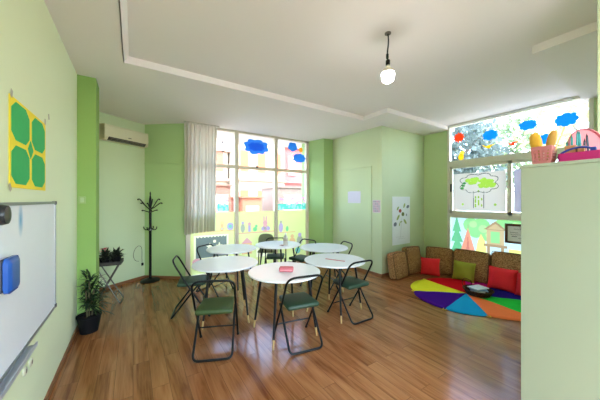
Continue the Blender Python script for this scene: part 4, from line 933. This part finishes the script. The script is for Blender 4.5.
# ------------------------------------------------------------------ outside
struct(MB().box((-30, 6.6, -0.5), (60, 60, -0.2)).box((6.2, -30, -0.5), (60, 6.6, -0.2)).box((-30, -30, -0.5), (6.2, -2.4, -0.2)).build('ground', mat('paving', (170, 164, 152), 0.9, scale=0.7)))
def building(name, label, x0, x1, y, h, wallc, winc, rows, cols_, bandc):
    t = thing(name, label, 'building', (x0, y, -0.2)); w = x1-x0
    MB().box((0, 0, 0), (w, 5, h)).build('wall', mat(name+wallc[0], wallc[1], 0.9, var=0.05, scale=0.5), t)
    MB().box((-0.15, -0.2, h), (w+0.15, 5.1, h+0.3)).build('roof', mat(name+'roof'+wallc[0], bandc, 0.8), t)
    wm = mat('shutter_'+wallc[0], winc, 0.6)
    for r in range(rows):
        for c_ in range(cols_):
            cxx = (c_+0.5)*w/cols_; zz = 1.0+r*2.6; ww = min(1.1, w/cols_*0.55)
            f = MB().box((cxx-ww/2, -0.06, zz), (cxx+ww/2, 0.02, zz+1.5)).build('window', mat('casing_'+wallc[0], bandc, 0.6), t); MB().box((cxx-ww/2+0.07, -0.075, zz+0.07), (cxx+ww/2-0.07, -0.05, zz+1.43)).build('shutter', wm, f)
        MB().box((0, -0.25, 0.45+r*2.6), (w, 0, 0.6+r*2.6)).build('balcony_slab', mat('casing_'+wallc[0], bandc, 0.6), t)
building('apartment_house', 'low cream building across the street, behind the first pane', 1.0, 5.30, 17, 5.0, ('cream', (156, 138, 120)), (150, 90, 64), 2, 4, (186, 150, 130))
building('apartment_house', 'white building with orange shutters seen through the middle pane', 5.46, 9.1, 16, 7.4, ('white', (172, 158, 142)), (180, 90, 50), 3, 3, (190, 128, 98))
building('apartment_house', 'pink building seen through the last pane', 9.3, 16, 16.5, 8.5, ('pink', (172, 96, 90)), (190, 140, 130), 3, 5, (170, 90, 86))
tpe = mat('render_taupe', (130, 110, 98), 0.9); pch = mat('render_peach', (176, 110, 84), 0.9)
def shed(label, x0, x1, y, h, mm):
    t = thing('street_kiosk', label, 'kiosk', (x0, y, -0.2), group='kiosks outside the back window')
    MB().box((0, 0, 0), (x1-x0, 1.6, h+0.2)).build('kiosk_body', mm, t); MB().box((-0.05, -0.06, h+0.2), (x1-x0+0.05, 1.65, h+0.26)).build('roof', mm, t); MB().box((0.15*(x1-x0), -0.02, 0.1), (0.85*(x1-x0), 0.0, h-0.1)).build('shutter_door', mat(mm.name+'_door', (190, 168, 150), 0.8), t)
shed('taupe kiosk outside behind the wide flower sticker', 4.95, 6.6, 9.2, 2.1, tpe); shed('low peach kiosk outside the middle pane', 3.45, 4.2, 9.2, 1.68, pch); shed('taupe kiosk outside next to the curtain', 2.35, 2.98, 9.2, 2.1, mat('render_rose', (150, 100, 84), 0.9))
def tree(label, x, y, h, r, col, seed, nleaf):
    t = thing('street_tree', label, 'tree', (x, y, -0.2), group='trees outside the right window'); r_ = random.Random(seed)
    tr = MB().tube([(0, 0, 0), (0.05, 0.03, h*0.35), (0.0, 0.1, h*0.75)], 0.14, 8, r_end=0.06)
    for k in range(7):
        a = k*0.9; tr.tube([(0.03, 0.03, h*(0.35+0.05*k)), (r*0.6*math.cos(a), r*0.6*math.sin(a), h*(0.5+0.06*k))], 0.05, 6, r_end=0.015)
    tr.build('trunk', mat('bark', (110, 96, 84), 0.9), t, smooth=True)
    m = MB()
    for k in range(nleaf):
        a = r_.uniform(0, 6.28); e = math.asin(r_.uniform(-1, 1)); rr = r*r_.uniform(0.35, 1)**0.6*(1+0.25*math.sin(3*a+4*e+seed))
        c_ = Vector((rr*math.cos(a)*math.cos(e), rr*math.sin(a)*math.cos(e), h*0.72+rr*1.1*math.sin(e)))
        n_ = Vector((r_.uniform(-1, 1), r_.uniform(-1, 1), r_.uniform(-1, 1))).normalized(); u_ = n_.orthogonal().normalized(); v_ = n_.cross(u_); s_ = r_.uniform(0.10, 0.2)
        m.face([m._v(c_-u_*s_), m._v(c_-v_*s_*0.45), m._v(c_+u_*s_), m._v(c_+v_*s_*0.45)])
    m.build('crown', mat('tree_leaf_%d' % seed, col, 0.7, trans=0.4, var=0.3, scale=2), t)
tree('grey-green street tree outside nearest the window corner', 11.5, 5.6, 5.2, 1.7, (96, 112, 108), 1, 2600)
tree('yellow-green street tree outside behind the round tray', 12.5, 1.6, 6.2, 1.9, (190, 194, 130), 2, 1300)
tree('pale street tree outside beyond the middle of the right window', 17, 5.4, 6.0, 2.0, (120, 140, 100), 3, 2200)

# ------------------------------------------------------------------ light
SUN, SKY, EXPO = 0.7, 1.0, 1.62
wd = bpy.data.worlds.new('sky'); bpy.context.scene.world = wd; wd.use_nodes = True; nt = wd.node_tree
bg = nt.nodes['Background']; sk = nt.nodes.new('ShaderNodeTexSky'); sk.sky_type = 'NISHITA'; sk.sun_disc = False; sk.sun_elevation = math.radians(55); sk.sun_rotation = math.radians(215); sk.dust_density = 1.6; sk.ozone_density = 0.8
nt.links.new(sk.outputs[0], bg.inputs[0]); bg.inputs[1].default_value = SKY
sl = bpy.data.lights.new('sun', 'SUN'); sl.energy = SUN; sl.angle = math.radians(1.0); sl.color = (1.0, 0.95, 0.86); so = bpy.data.objects.new('sun', sl); C.objects.link(so); so.location = (-6, -8, 14)
so.rotation_euler = Vector((0.28, 0.42, -0.86)).to_track_quat('-Z', 'Y').to_euler()
def portal(name, loc, sx_, sy_, direction):
    l = bpy.data.lights.new(name, 'AREA'); l.shape = 'RECTANGLE'; l.size = sx_; l.size_y = sy_; l.cycles.is_portal = True
    o = bpy.data.objects.new(name, l); C.objects.link(o); o.location = loc; o.rotation_euler = Vector(direction).to_track_quat('-Z', 'Z').to_euler()
portal('portal_back', (2.4, 5.72, 1.6), 3.0, 3.2, (0, -1, 0)); portal('portal_right', (6.02, 1.9, 1.6), 2.2, 3.2, (-1, 0, 0)); portal('portal_rear', (1.15, -2.2, 1.68), 3.2, 2.65, (0, 1, 0))

# ------------------------------------------------------------------ camera and colour
cd = bpy.data.cameras.new('camera'); cd.sensor_width = 36; cd.lens = 36*256/600; cd.clip_start = 0.05; cd.clip_end = 200
co_ = bpy.data.objects.new('camera', cd); C.objects.link(co_); co_.location = (0, 0, EYE); co_.rotation_euler = (PI/2, 0, -TH)
sc = bpy.context.scene; sc.camera = co_
vs_ = sc.view_settings; vs_.view_transform = 'Standard'; vs_.look = 'None'; vs_.exposure = EXPO; vs_.gamma = 1.0; vs_.use_curve_mapping = False
sc.cycles.use_denoising = True; sc.cycles.max_bounces = 12; sc.cycles.diffuse_bounces = 8; sc.cycles.transparent_max_bounces = 16; sc.cycles.sample_clamp_indirect = 6.0
